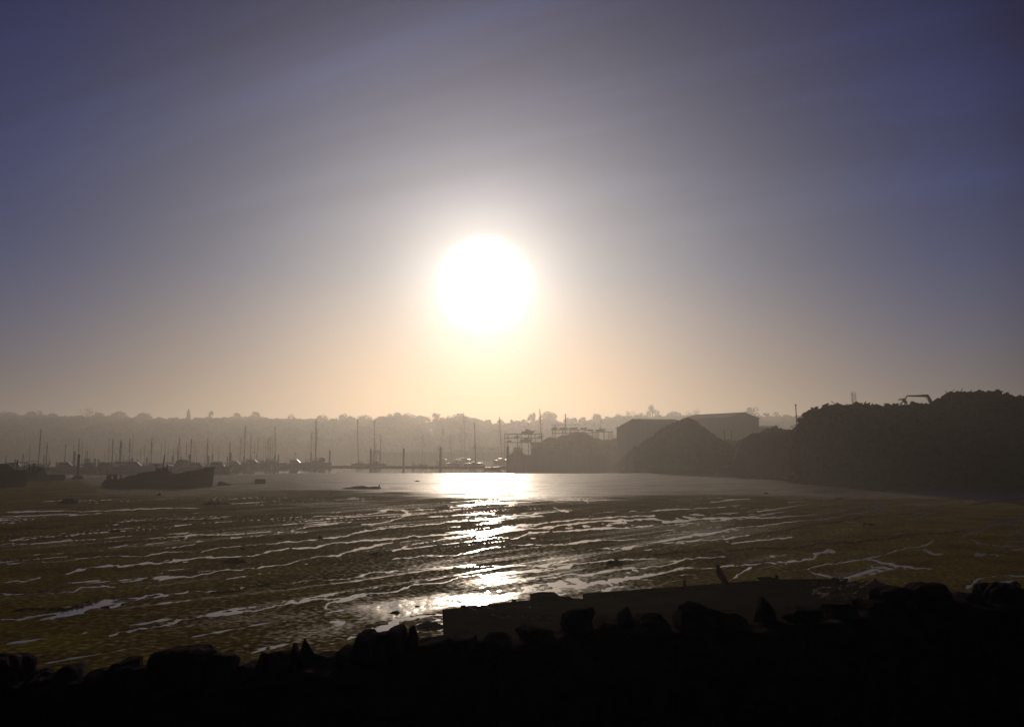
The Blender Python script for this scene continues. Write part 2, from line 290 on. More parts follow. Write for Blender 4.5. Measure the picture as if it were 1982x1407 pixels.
# ------------------------------------------------------------------ the setting: mud, water, hills, land
def interp(px, pts): a = np.array(pts, float); return np.interp(px, a[:, 0], a[:, 1])
RILLS = [  # drainage rills traced over the flat: (half width, depth factor, points)
 (2.2,1,[(0,1203),(100,1188),(150,1178),(200,1168),(267,1158),(350,1148),(433,1140),(500,1133),(567,1130),(660,1120),(767,1105),(850,1097),(917,1098),(1000,1093),(1100,1092),(1200,1083),(1260,1080)]),
 (2.0,1,[(0,1151),(30,1150),(117,1145),(167,1137),(207,1132)]),(2.0,1,[(270,1128),(333,1123),(400,1110),(467,1105),(517,1100),(533,1093),(583,1085),(650,1075),(690,1067),(720,1055),(753,1051)]),
 (2.4,1,[(0,1128),(40,1122),(83,1118)]),(2.2,1,[(140,1109),(187,1100),(230,1094)]),(2.4,1,[(240,1097),(293,1092),(333,1085),(400,1078),(450,1077),(500,1072),(550,1063),(600,1057),(633,1053),(700,1047),(780,1040),(850,1035),(917,1029),(983,1020),(1067,1010),(1167,1002),(1260,998)]),
 (1.8,1,[(20,1092),(67,1088),(150,1083),(200,1079),(283,1073),(333,1068),(370,1066)]),(2.0,1,[(383,1066),(433,1059),(500,1054),(550,1050),(617,1043),(650,1038),(700,1027),(750,1022),(800,1017),(850,1011),(900,1007),(950,1003),(983,999),(1033,995),(1083,989)]),
 (1.8,1,[(213,1058),(267,1054),(333,1048),(357,1043),(367,1037),(417,1034),(460,1032)]),(1.5,1,[(317,1062),(357,1056),(383,1052)]),(1.5,1,[(70,1052),(117,1045),(137,1042)]),(1.4,1,[(0,1053),(27,1050)]),(1.3,1,[(27,1045),(60,1041)]),
 (1.5,1,[(573,1027),(600,1022),(633,1015),(660,1012)]),(1.8,1,[(0,992),(133,989),(233,987),(320,984),(383,982)]),(1.3,1,[(0,1000),(60,998),(150,994)]),
 (2.8,1,[(217,1232),(260,1222),(333,1207),(383,1195),(450,1183),(517,1177),(567,1167),(617,1163),(660,1158),(700,1150),(733,1147),(800,1133),(867,1123),(917,1113),(967,1108),(1033,1103),(1100,1100)]),
 (2.6,1,[(763,1067),(800,1057),(833,1050),(867,1043),(917,1035),(967,1029),(1033,1022),(1100,1015),(1167,1008),(1260,1004),(1305,1011),(1379,1005),(1508,1000),(1567,995)]),
 (2.6,1,[(767,1083),(833,1077),(883,1073),(917,1067),(950,1060),(1000,1056),(1083,1054),(1150,1047),(1217,1042),(1260,1038),(1361,1031),(1435,1022),(1508,1012),(1582,1005),(1619,1000),(1675,994),(1708,987)]),
 (2.0,1,[(977,1043),(1017,1035),(1067,1028),(1133,1024),(1260,1018)]),(1.8,1,[(1163,1063),(1200,1058),(1260,1054),(1324,1048),(1379,1044),(1446,1036)]),
 (3.0,1,[(633,1177),(667,1160),(733,1152)]),(2.2,1,[(983,1123),(1050,1117),(1133,1112),(1183,1102),(1260,1095),(1331,1085),(1361,1081),(1409,1079)]),
 (5.0,1.1,[(867,1167),(917,1170),(967,1153),(1017,1145)]),(3.4,1,[(1017,1145),(1083,1138),(1133,1133),(1200,1123),(1260,1113),(1287,1109),(1324,1102)]),(1.9,1,[(1324,1102),(1398,1098),(1472,1090),(1545,1085),(1582,1074),(1608,1065)]),
 (5.5,1.1,[(735,1215),(800,1199),(850,1187),(880,1183)]),(3.5,1,[(820,1222),(850,1217),(872,1221)]),(2.2,1,[(840,1000),(900,995),(950,992)]),(3.2,1,[(867,980),(933,975),(1000,972),(1067,968),(1120,967)]),
 (2.0,1,[(700,1015),(750,1010),(783,1000),(800,995),(767,987),(727,988)]),(1.5,1,[(600,1018),(643,1012),(680,1009)]),(2.0,1,[(1080,982),(1087,986),(1097,989)]),(1.8,1,[(1133,967),(1137,972)]),
 (1.8,1,[(1604,992),(1656,984),(1693,978),(1712,987),(1741,992)]),(2.0,1,[(1464,990),(1527,980),(1582,974),(1619,965)]),(1.5,1,[(1420,1052),(1472,1047),(1534,1041)]),
 (2.6,1,[(1850,1040),(1863,1034),(1896,1027),(1933,1014),(1982,1003),(2060,990)]),
 (2.0,1,[(1523,1104),(1568,1101),(1593,1092),(1649,1083),(1678,1081),(1730,1064),(1778,1059),(1804,1048)]),(2.2,1,[(1678,1081),(1719,1090),(1767,1096),(1804,1101)]),
 (2.8,1,[(1568,1101),(1582,1114),(1612,1120),(1640,1124)]),(3.0,1,[(1449,1096),(1435,1107),(1409,1125)]),(3.2,1,[(1868,1140),(1907,1122),(1941,1114),(1982,1112),(2060,1100)]),
 (1.6,1,[(1881,1042),(1900,1051),(1944,1057)]),(1.8,1,[(1785,1064),(1819,1074)]),(1.5,1,[(1261,989),(1324,984),(1398,982)]),(1.5,1,[(1380,972),(1410,968),(1450,966)]),(2.2,1,[(1630,1012),(1650,1011)]),(2.4,1,[(1893,1075),(1905,1072)]),(2.4,1,[(1955,1064),(1972,1061)]),
 (1.6,1,[(1270,1035),(1300,1030),(1340,1029)]),(1.6,1,[(1250,1124),(1290,1117),(1340,1112)]),(3.0,1,[(1450,1126),(1480,1122),(1505,1118)]),(1.4,1,[(610,1000),(700,996),(740,992)]),(3.0,1,[(1640,1142),(1750,1140),(1790,1137)]),
]
SCARPS = [(2.2,[(0,1025),(200,1015),(367,1008),(567,997),(660,988),(850,978)]),(2.0,[(1250,1075),(1398,1068),(1545,1059),(1656,1050),(1767,1035),(1859,1029)]),(1.6,[(400,1148),(520,1135),(640,1122)]),
          (1.3,[(1250,957),(1300,955),(1420,951),(1500,948)]),(1.5,[(1480,1035),(1600,1012),(1700,1000),(1760,994)]),(1.5,[(30,1180),(120,1178),(200,1165)]),(1.2,[(1560,948),(1700,940),(1982,946)])]
cols = np.concatenate([[-6000, -3000, -1500, -700, -400], np.arange(-280, 2262, 2.1), [2400, 2700, 3500, 5000, 8000]])
rows = np.concatenate([np.arange(1733, 1340, -12), np.arange(1340, 1000, -.85), np.arange(1000, 904, -.55), [903, 900, 897, 894, 891, 888, 885, 882]])
PXg, PYg = np.meshgrid(cols, rows)
dd = raydir(0 * rows, rows); sc_ = -CAMZ / dd[2]; drow = dd[1] * sc_
Yg = np.repeat(drow[:, None], len(cols), 1); Xg = (PXg - CX) / FPX * sc_[:, None]
extra = np.array([-140., -20., 5.]); far = np.array([1700., 2400.])
Xg = np.vstack([np.repeat(Xg[:1], 3, 0), Xg, Xg[-1:] * 1.2, Xg[-1:] * 1.7]); Yg = np.vstack([np.repeat(extra[:, None], len(cols), 1), Yg, np.repeat(far[:, None], len(cols), 1)])
PYg = np.vstack([np.full((3, len(cols)), 1733.), PYg, np.full((2, len(cols)), 880.)]); PXg = np.repeat(cols[None, :], len(Xg), 0)
Xg = np.clip(Xg, -2500, 2500)
al = Xg * .64 + Yg * .77; ac_ = -Xg * .77 + Yg * .64
n_big = fbm(al / 30, ac_ / 7, 4, 3); n_mid = fbm(al / 7, ac_ / 1.3, 4, 11); n_small = fbm(Xg / .5, Yg / 1.1, 3, 23)
k_ = (PYg - 875) / 200
WX = PXg + 14 * vn(PXg / 45, PYg / 16, 5) + 5 * vn(PXg / 13, PYg / 7, 8); WY = PYg + (3.0 * vn(PXg / 55, PYg / 20, 6) + 1.5 * vn(PXg / 16, PYg / 9, 9) + .8 * vn(PXg / 6, PYg / 4, 19)) * k_
def line_mask(lines, wob):
    Mk = np.zeros_like(PXg); ci = cols
    for wd, *_r in lines:
        pts = _r[-1]
        for (x0, y0), (x1, y1) in zip(pts[:-1], pts[1:]):
            c0, c1 = np.searchsorted(ci, min(x0, x1) - 45), np.searchsorted(ci, max(x0, x1) + 45)
            rmask = np.where((PYg[:, 0] > min(y0, y1) - 22) & (PYg[:, 0] < max(y0, y1) + 22))[0]
            if not len(rmask) or c1 <= c0: continue
            r0, r1 = rmask[0], rmask[-1] + 1
            X_, Y_ = WX[r0:r1, c0:c1] * .35, WY[r0:r1, c0:c1]
            ax, ay, bx, by = x0 * .35, y0, x1 * .35, y1
            L2 = (bx - ax) ** 2 + (by - ay) ** 2 + 1e-6
            tt = np.clip(((X_ - ax) * (bx - ax) + (Y_ - ay) * (by - ay)) / L2, 0, 1)
            dist = np.hypot(X_ - ax - tt * (bx - ax), Y_ - ay - tt * (by - ay))
            wv = .44 * wd * (1 + .75 * wob[r0:r1, c0:c1])
            Mk[r0:r1, c0:c1] = np.maximum(Mk[r0:r1, c0:c1], np.exp(-(dist / np.maximum(wv, .25)) ** 1.15))
    return Mk
wob = -.08 + vn(PXg / 38, PYg / 30, 31) * .75 + vn(PXg / 11, PYg / 12, 32) * .6
wob = wob + .55 * vn(PXg / 4.5, PYg / 5, 33); rill = line_mask(RILLS, wob); scarp = line_mask(SCARPS, wob)
shore = interp(PXg, [(-300, 926), (0, 927), (150, 924), (260, 922), (430, 920), (550, 917), (900, 917), (1100, 918), (1250, 915), (1400, 914), (1500, 919), (1600, 927), (2300, 927)]) + 2.2 * vn(al / 40, PYg / 2.5, 41)
wetline = interp(PXg, [(-300, 922), (0, 925), (150, 930), (200, 958), (330, 962), (450, 958), (560, 950), (640, 950), (900, 962), (1100, 968), (1300, 962), (1500, 962), (1700, 966), (2300, 972)]) + 9 * fbm(al / 30, PYg / 5, 3, 43)
wet = 1 / (1 + np.exp(np.clip((PYg - wetline) / 2.5, -30, 30)))
for cx_, cy_, rx_, ry_, am in ((330, 955, 180, 7, .8), (760, 1178, 100, 22, .6), (950, 1162, 110, 12, .95), (960, 1125, 90, 14, .6), (1040, 1140, 60, 10, .6), (480, 1200, 200, 20, .2), (1085, 1110, 50, 40, .3), (930, 1090, 160, 70, .06), (880, 1200, 60, 20, .6), (600, 1215, 120, 25, .2), (1900, 960, 200, 14, .5), (1350, 1030, 150, 20, .25)):
    wet = np.maximum(wet, am * np.exp(-(((PXg - cx_) / rx_) ** 2 + ((PYg - cy_) / ry_) ** 2)) * (1 + .7 * n_mid * 2))
ridged = 1 - np.abs(fbm(al / 22, ac_ / 2.2, 3, 51)) * 6; ridged = np.clip(ridged, 0, 1) * (n_big > -.02)
wet = np.clip(np.maximum(wet, np.clip(rill * 1.4 - .35, 0, 1)), 0, 1); wet = np.clip(wet + .3 * ridged * (PYg < 1180) + .12 * np.clip(n_mid * 2 - .25, 0, 1), 0, 1)
ridged2 = np.clip(1 - np.abs(fbm(al / 12, ac_ / .8, 3, 57)) * 7, 0, 1) * (vn(al / 9, ac_ / 5, 58) > .1) * (PYg > 962)
scale_far = np.clip((PYg - 930) / 60, .25, 1)
n_fine = 1.0 * fbm(Xg / .22, Yg / .7, 2, 29) * np.clip((PYg - 960) / 80, 0, 1)
Zg = .020 + .015 * n_fine + .012 * n_mid + .02 * np.clip(n_big, -1, 1) * scale_far + .014 * n_small
Zg = Zg - .037 * rill - .02 * ridged - .022 * ridged2 * (PYg < 1130) + .07 * scarp * (1 - rill) * np.clip(k_ * 1.4, .3, 1)
wet = np.clip(wet - .9 * np.clip(fbm(PXg / 70, PYg / 1.6, 3, 83) + .05, 0, 1) * (PYg < 972) * np.clip((PYg - 924) / 12, 0, 1), 0, 1)
Zg = np.where(PYg < shore, Zg - np.clip((shore - PYg) * .06, 0, 1.0), Zg)
Zg = np.where((PYg < 962) & (PYg >= shore), np.maximum(Zg * .6, -.002 + .008 * n_mid) + .004 + .010 * n_mid + .016 * np.clip((700 - PXg) / 80, 0, 1) + .012 * np.clip((PXg - 1150) / 100, 0, 1), Zg)
inb = Yg < 13; Zg = np.where(inb, .03, Zg)
wet = wet * np.where(PYg < 965, interp(PXg, [(-300, .3), (560, .35), (700, .85), (820, 1), (1080, .95), (1250, .5), (1450, .5), (1600, 1), (2300, 1)]), 1)
algae = np.clip(1.1 - wet * .8 + n_mid * .7, 0, 1) * (1 - scarp)  # scarp lines also coloured darker, the bank's shade put into the colour
mud = grid_obj('mudflat', Xg, Yg, Zg, mud_material(), dict(wet=wet, algae=algae)); tag(mud, kind='structure')
wb = MB(); wb.add([(-2500, 14, 0), (2500, 14, 0), (2500, 2400, 0), (-2500, 2400, 0)], [(0, 1, 2, 3)])
tag(wb.build('water', water_material()), kind='structure')

# hills across the river
SKY = [(-600, 790), (-200, 795), (0, 799), (70, 800), (130, 805), (165, 803), (230, 802), (300, 805), (360, 806), (440, 806), (490, 802), (540, 806), (600, 808), (640, 808), (657, 815), (670, 805), (700, 806), (745, 815), (762, 804), (800, 803), (838, 816), (860, 808), (885, 806), (915, 803), (930, 813), (950, 818), (1000, 814), (1020, 816), (1040, 812), (1060, 807), (1085, 817), (1130, 811), (1160, 806), (1215, 803), (1245, 803), (1340, 801), (1460, 803), (1500, 802), (1550, 810), (1650, 808), (2000, 800), (2600, 800)]
hx = np.linspace(-1500, 1500, 260); hy = np.concatenate([np.linspace(610, 1010, 40), [1100, 1250, 1500, 1800]])
HX, HY = np.meshgrid(hx, hy)
def ridge_z(x):
    px = CX + x / 1000 * FPX; py = interp(px, SKY); return CAMZ + 1000 * (HZ - py) / FPX - 12.0
def hill_z(x, y):
    t_ = np.clip((y - 615) / 380, 0, 1); t_ = t_ * (1.7 - .7 * t_)
    return -1 + (ridge_z(x) + 1) * t_ + 1.5 * vn(x / 60, y / 60, 61) * t_ * (1 - np.clip((y - 900) / 100, 0, 1)) - np.clip(y - 1010, 0, 800) * .02
tag(grid_obj('hills', HX, HY, hill_z(HX, HY), M['hill']), kind='structure')
def quads(cent, size, seed, flat=.6):
    r = np.random.RandomState(seed); n = len(cent); a = r.normal(size=(n, 3)); a /= np.linalg.norm(a, axis=1)[:, None]
    b = np.cross(a, r.normal(size=(n, 3))); b /= np.linalg.norm(b, axis=1)[:, None]
    s_ = (size * r.uniform(.5, 1.1, n))[:, None]
    return np.stack([cent - a * s_, cent - b * s_ * flat, cent + a * s_, cent + b * s_ * flat], 1).reshape(-1, 3)
def quad_obj(name, V, m, parent=None):
    n = len(V) // 4; me = bpy.data.meshes.new(name); me.vertices.add(len(V)); me.vertices.foreach_set('co', V.astype(np.float32).ravel())
    me.loops.add(n * 4); me.loops.foreach_set('vertex_index', np.arange(n * 4, dtype=np.int32)); me.polygons.add(n); me.polygons.foreach_set('loop_start', np.arange(0, n * 4, 4, dtype=np.int32))
    me.update(calc_edges=True); me.materials.append(m); me.validate(); o = bpy.data.objects.new(name, me); C.objects.link(o)
    if parent: o.parent = parent
    return o
r = np.random.RandomState(5)
nc = 3600; cx = r.uniform(-780, 780, nc); cy = 620 + 385 * r.uniform(0, 1, nc) ** .85; nrid = 420
cx = np.concatenate([cx, r.uniform(-780, 780, nrid)]); cy = np.concatenate([cy, r.uniform(985, 1005, nrid)])
rad = r.uniform(3.2, 6.2, len(cx)); cz = hill_z(cx, cy) + rad * .75 + r.uniform(0, 1.5, len(cx))
nb = 90; bxx = r.uniform(-700, 700, nb); byy = r.uniform(960, 1000, nb); brd = r.uniform(6, 10.5, nb)
cx = np.concatenate([cx, bxx]); cy = np.concatenate([cy, byy]); rad = np.concatenate([rad, brd]); cz = np.concatenate([cz, ridge_z(bxx) + 12.0 - brd + r.uniform(-5, .5, nb)])
k = 60; D = r.normal(size=(len(cx), k, 3)); D /= np.linalg.norm(D, axis=2)[:, :, None]; D[:, :, 2] = np.abs(D[:, :, 2]) * 1.0 - .25
P = np.stack([cx, cy, cz], 1)[:, None, :] + D * rad[:, None, None] * r.uniform(.75, 1.05, (len(cx), k, 1)) * np.array([1, 1, .95])
tag(quad_obj('woodland', quads(P.reshape(-1, 3), 2.3, 6, .8), M['leaf']), 'hazy dark woodland covering the whole hillside across the river', 'woodland', kind='stuff')

# land on the right that carries the yards and sheds
def slab(name, poly, z0, z1, m):
    b_ = MB(); n = len(poly); vs = [(x, y, z0) for x, y in poly] + [(x, y, z1) for x, y in poly]
    b_.add(vs, [tuple(range(n - 1, -1, -1)), tuple(range(n, 2 * n))] + [(i, (i + 1) % n, n + (i + 1) % n, n + i) for i in range(n)]); return b_.build(name, m)
yard_poly = [(0.4, 333), (41, 331), (46, 240), (60, 222), (70, 160), (75, 140), (560, 132), (560, 610), (2, 610)]
tag(slab('yard_ground', yard_poly, -1.0, 1.2, M['spoil']), kind='structure')
tag(slab('far_bank_ground', [(-78, 541), (0, 541), (0, 612), (-78, 612)], -1.0, 4.4, M['spoil']), kind='structure')

# ------------------------------------------------------------------ haze
hb = MB(); hb.box((0, 1120, 29), (5100, 2640, 62)); ho = hb.build('haze', bpy.data.materials.new('haze_air')); tag(ho, kind='stuff')
ho['label'] = 'warm morning haze lying over the river and mudflat'; ho['category'] = 'haze'
hm = ho.data.materials[0]; hm.use_nodes = True; ht = hm.node_tree; ht.nodes.clear()
ho_ = N(ht, 'ShaderNodeOutputMaterial'); pv = N(ht, 'ShaderNodeVolumePrincipled'); pv.inputs['Color'].default_value = (.98, .96, .93, 1)
pv.inputs['Density'].default_value = HAZE_DENSITY; pv.inputs['Anisotropy'].default_value = HAZE_G; ht.links.new(pv.outputs[0], ho_.inputs['Volume'])
# ------------------------------------------------------------------ near bank and rubble wall
ENV = [(-900, 1420), (-400, 1330), (0, 1302), (300, 1296), (500, 1280), (650, 1262), (700, 1246), (860, 1232), (1000, 1228), (1100, 1210), (1200, 1196), (1300, 1199), (1450, 1193), (1600, 1180), (1700, 1166), (1760, 1158), (1870, 1160), (1982, 1147), (2200, 1140), (2700, 1130), (3600, 1120)]
WALLZ = 3.9
wallpts = [G(px, py, WALLZ) for px, py in ENV]
wx = np.array([p[0] for p in wallpts]); wy = np.array([p[1] for p in wallpts])
def wall_y(x): return np.interp(x, wx, wy) + np.where(x > wx[-1], (x - wx[-1]) * .35, 0)
bx = np.concatenate([np.linspace(-60, -12, 20), np.linspace(-11, 22, 110), np.linspace(24, 90, 24)]); byr = np.concatenate([[-110, -60, -30, -15], np.linspace(-8, 16, 70)])
BX, BY = np.meshgrid(bx, byr); off = BY - wall_y(BX)
BZ = np.where(off < .1, 3.12, 3.12 - np.clip(off - .1, 0, 99) * 1.15) + .09 * fbm(BX / 1.2, BY / 1.2, 4, 71) * np.where(BY < -7, .3, 1)
BZ = np.maximum(BZ, -.6)
tag(grid_obj('shore_bank', BX, BY, BZ, M['earth']), kind='structure')

wallm = MB(); rw = np.random.RandomState(3); seed = 100
xs = -9.0
while xs < 12.5:
    y0 = float(wall_y(xs)); ang = math.atan2(float(wall_y(xs + .2)) - y0, .2); zc_ = 3.02
    while zc_ < WALLZ - .05:
        hgt = rw.uniform(.14, .24); ln = rw.uniform(.26, .48)
        if zc_ + hgt > WALLZ + .0: hgt = WALLZ - zc_ + .01
        wallm.ico((xs + rw.uniform(-.05, .05), y0 - .2 + rw.uniform(-.03, .03), zc_ + hgt / 2), (ln * .66, .2, hgt * .66), seed, planes=7, rough=.04, sub=1 if (xs < -4 or xs > 6) else 2, rot=ang)
        seed += 1; zc_ += hgt * .92
    xs += .30
for i in range(-30, 42):                                # hearting behind the face stones
    x0 = i * .3; wallm.box((x0, float(wall_y(x0)) - .17, 3.42), (.42, .3, .8), rz=math.atan2(float(wall_y(x0 + .2)) - float(wall_y(x0)), .2))
_v = np.array(wallm.v); _v[:, 2] = np.minimum(_v[:, 2], WALLZ - .005 + .012 * np.sin(_v[:, 0] * 23)); wallm.v = [tuple(q) for q in _v]
wo = wallm.build('stone_wall', M['rock']); tag(wo, 'low dark rubble stone wall running across the whole foreground', 'wall')

# coping stones: (px left, px right, top py, kind, label)
STONES = [
 (-60, 42, 1266, 'b', 'big square dark stone cut off by the left edge on the wall top'),
 (60, 105, 1297, 'r', 'flat thin stone just right of the square corner stone at far left'),
 (108, 158, 1288, 'r', 'low rounded stone with a faint pale rim between the corner stone and small block'),
 (165, 220, 1293, 'r', 'flat low stone just left of the small upright block'),
 (224, 255, 1275, 'b', 'small upright block standing alone on the left part of the wall'),
 (258, 304, 1290, 'r', 'low flat stone between the small upright block and the biggest block'),
 (306, 398, 1252, 'b', 'biggest squared block on the left part of the wall'),
 (388, 457, 1265, 'r', 'rounded slab leaning against the right side of the biggest block'),
 (458, 498, 1282, 'r', 'low stone in the dip right of the rounded slab'),
 (494, 520, 1257, 's', 'narrow pointed stone left of the humped stone'),
 (510, 562, 1257, 'r', 'humped stone just left of the thin upright fang'),
 (561, 580, 1239, 's', 'thin upright fang of stone, left one of the close pair'),
 (576, 613, 1235, 's', 'tall pointed stone, right one of the close upright pair'),
 (614, 655, 1263, 'r', 'low stone right of the pair of upright pointed stones'),
 (655, 692, 1250, 'r', 'low sloping stone before the wall steps up'),
 (690, 726, 1223, 'b', 'angular block where the wall top steps up, left of centre'),
 (724, 752, 1224, 'r', 'smaller rounded stone right of the angular step block'),
 (752, 784, 1213, 'b', 'squarish stone with a flat top near the sparkling puddle'),
 (786, 812, 1208, 's', 'peaked stone just left of the sparkling puddle'),
 (812, 868, 1229, 'r', 'long flat stone under the sparkling puddle'),
 (866, 930, 1224, 'r', 'flat stone in front of the broken end of the barge'),
 (928, 1000, 1222, 'r', 'broad low stone in front of the ropes on the barge'),
 (1000, 1078, 1211, 'r', 'long stone below the stump of the barge frames'),
 (1080, 1150, 1172, 'r', 'rounded stone with a lit rim at the start of the long plank'),
 (1150, 1192, 1196, 'r', 'small dull stone in the gap left of the brightest rimmed stone'),
 (1190, 1228, 1170, 's', 'domed stone with the brightest sunlit rim on the wall'),
 (1226, 1300, 1183, 'r', 'low stone with a short lit edge right of the brightest rimmed stone'),
 (1300, 1345, 1178, 'r', 'rounded stone below the short stub post on the barge'),
 (1320, 1390, 1163, 'r', 'big domed stone left below the leaning post'),
 (1388, 1450, 1185, 'r', 'low wide stone below the foot of the leaning post'),
 (1455, 1515, 1155, 's', 'peaked stone with a faint rim right of the leaning post'),
 (1515, 1590, 1172, 'r', 'long low stone before the reddish rubble'),
 (1588, 1660, 1166, 'r', 'flat stone at the foot of the reddish rubble'),
 (1656, 1705, 1160, 'r', 'small stone right of the reddish rubble'),
 (1690, 1762, 1134, 'b', 'broad dark boulder where the barge ends at right'),
 (1762, 1823, 1126, 'r', 'tallest rounded boulder on the right part of the wall'),
 (1815, 1868, 1149, 'r', 'sloping stone right of the tallest rounded boulder'),
 (1866, 1908, 1147, 'r', 'low stone in the dip near the right edge'),
 (1902, 1970, 1128, 'b', 'wide angular boulder near the right edge of the view'),
 (1945, 1975, 1123, 's', 'small peak of stone on top of the wide angular boulder'),
 (1968, 2060, 1134, 'r', 'large stone cut off by the right edge on the wall top'),
 (2060, 2150, 1128, 'r', None), (-150, -62, 1300, 'r', None)]
for i, (x0, x1, top, kd, lab) in enumerate(STONES):
    if lab is None: continue
    pc = (x0 + x1) / 2; envy = float(interp(pc, ENV)); base = G(pc, envy, WALLZ); d = base[1] - .16
    tp = W(pc, top, d); hw = (x1 - x0) / 2 / FPX * d
    zb = WALLZ - .06; hh = max(.05, (tp[2] - zb) / 2)
    b_ = MB()
    if kd == 'b':
        V_, F_ = ico_base(3); P_ = V_ / (np.abs(V_) ** 5).sum(1)[:, None] ** .2; q_ = np.random.RandomState(300 + i)
        for _k in range(4): P_ = P_ * (1 + .035 * np.sin(V_ @ (q_.normal(size=3) * (3 + 2 * _k)) + q_.uniform(0, 6)))[:, None]
        P_[:, 0] *= 1 - .10 * P_[:, 2] + .05 * q_.normal() * P_[:, 2]; P_[:, 2] += .12 * q_.normal() * P_[:, 0]
        b_.add((P_ * np.array([hw * 1.03, .17, hh]) + np.array([0, 0, hh])).tolist(), F_)
        v = np.array(b_.v); b_.v = [tuple(q) for q in v]
    elif kd == 's':
        b_.ico((0, 0, hh * .9), (hw * 1.1, .12, hh * 1.15), 300 + i, planes=6, rough=.05, sub=3)
        v = np.array(b_.v); t_ = np.clip(v[:, 2] / (2 * hh), 0, 1); v[:, 0] = v[:, 0] * (1 - .55 * t_ ** 1.5) + hw * .25 * t_ * (1 if i % 2 else -1); b_.v = [tuple(q) for q in v]
    else:
        b_.ico((0, 0, hh), (hw * 1.12, .19, hh * 1.12), 300 + i, planes=9, rough=.05, sub=3)
    v = np.array(b_.v); v[:, 2] *= (2 * hh) / max(v[:, 2].max(), 1e-3); b_.v = [tuple(q) for q in v]
    o = b_.build('coping_stone', M['rock'], loc=(base[0] * d / base[1], d, zb)); tag(o, lab, 'stone', 'loose stones along the wall top')

# ------------------------------------------------------------------ derelict barge on the mud behind the wall
bg_ = empty('barge_wreck', (0, 0, 0), 'broken up dark wooden barge lying on the mud just beyond the wall', 'barge wreck')
far_e = [W(856, 1179, 24.0), W(940, 1170, 24.9), W(1030, 1160, 25.7), W(1128, 1158, 26.0), W(1325, 1143, 26.6), W(1500, 1134, 27.1), W(1640, 1130, 27.5), W(1738, 1140, 27.6)]
near_e = [W(858, 1181, 23.9), W(950, 1186, 23.2), W(1060, 1188, 22.9), W(1180, 1186, 22.8), W(1350, 1180, 22.7), W(1500, 1178, 22.8), W(1640, 1172, 23.4), W(1745, 1150, 26.6)]
hull = MB(); n = len(far_e)
vs = [(p[0], p[1], p[2]) for p in far_e] + [(p[0], p[1], p[2]) for p in near_e] + [(p[0] + .05, p[1], -.25) for p in far_e] + [(p[0] + .18, p[1] + .05, -.25) for p in near_e]
fs = [(i, n + i, n + i + 1, i + 1) for i in range(n - 1)] + [(2 * n + i, 2 * n + i + 1, 3 * n + i + 1, 3 * n + i) for i in range(n - 1)]
fs += [(i, i + 1, 2 * n + i + 1, 2 * n + i) for i in range(n - 1)] + [(n + i, 3 * n + i, 3 * n + i + 1, n + i + 1) for i in range(n - 1)] + [(0, 2 * n, 3 * n, n), (n - 1, 2 * n - 1, 4 * n - 1, 3 * n - 1)]
hull.add(vs, fs); hull.build('hull', M['timber_wet'], bg_)
for k in range(26):                                     # rotten stumps of the side frames
    t_ = (k + .5) / 26; px = 880 + t_ * 850; fe = np.array([np.interp(px, [856, 940, 1030, 1128, 1325, 1500, 1640, 1738], [p[j] for p in far_e]) for j in range(3)])
    if k % 3 == 0: MB().box((fe[0], fe[1] - .12, fe[2] + .0), (.14, .1, rng.uniform(.06, .18)), jit=.02).build('frame_stump', M['timber'], bg_)
# bulwark plank along the far edge
pl = MB(); tops = [(1128, 1149), (1133, 1147.5), (1325, 1134), (1490, 1121), (1640, 1119)]
for (a, ya), (b2, yb) in zip(tops[:-1], tops[1:]):
    da, db = np.interp([a, b2], [856, 1030, 1128, 1325, 1500, 1640], [24, 25.7, 26, 26.6, 27.1, 27.5])
    A, B = W(a, ya, da), W(b2, yb, db); th = .09
    pl.add([(A[0], A[1] - th, .5), (B[0], B[1] - th, .5), (B[0], B[1] - th, B[2]), (A[0], A[1] - th, A[2]), (A[0], A[1], .5), (B[0], B[1], .5), (B[0], B[1], B[2]), (A[0], A[1], A[2])],
           [(0, 1, 2, 3), (7, 6, 5, 4), (3, 2, 6, 7), (0, 4, 5, 1), (0, 3, 7, 4), (1, 5, 6, 2)])
pl.build('bulwark_plank', M['timber'], bg_)
c = W(1065, 1158, 25.5); st = MB()
st.ico((c[0] - .12, c[1], c[2]), (.42, .3, .16), 21, planes=5, rough=.05); st.box((c[0] - .5, c[1], c[2] - .03), (.12, .3, .3)); st.ico((c[0] + .42, c[1], c[2] - .1), (.35, .3, .14), 22, planes=5)
st.build('rotten_beam', M['timber'], bg_)
P0, P1 = W(1408, 1134, 26.4), W(1388, 1094, 26.3)
MB().tube([P0, tuple((np.array(P0) + P1) / 2 + np.array((-.05, 0, .03))), P1], [.085, .10, .05], 7).build('leaning_post', M['timber'], bg_)
P0, P1 = W(1325, 1140, 26.5), W(1325, 1122, 26.5); MB().tube([P0, P1], [.05, .04], 6).build('stub_post', M['timber'], bg_)
P0, P1 = W(1503, 1124, 26.9), W(1504, 1112, 26.9); MB().ico((P0[0] - .1, P0[1], P0[2]), (.4, .2, .1), 31, planes=4).tube([P0, P1], [.06, .04], 6).build('deck_fitting', M['timber'], bg_)
rb = MB(); rr = np.random.RandomState(8)
for _ in range(260):
    px = rr.uniform(1560, 1725); d = rr.uniform(24.3, 27.2); p = W(px, 1150, d); z = np.interp(px, [1560, 1620, 1700, 1735], [.85, 1.05, .95, .7]) + rr.uniform(-.1, .22) * (d - 23.5) / 3.5
    rb.ico((p[0], d, z), (rr.uniform(.05, .17), rr.uniform(.05, .15), rr.uniform(.03, .1)), rr.randint(9999), planes=4, sub=1)
o = rb.build('rubble_heap', M['orange']); tag(o, 'heap of reddish broken brick on the right end of the barge wreck', 'rubble')
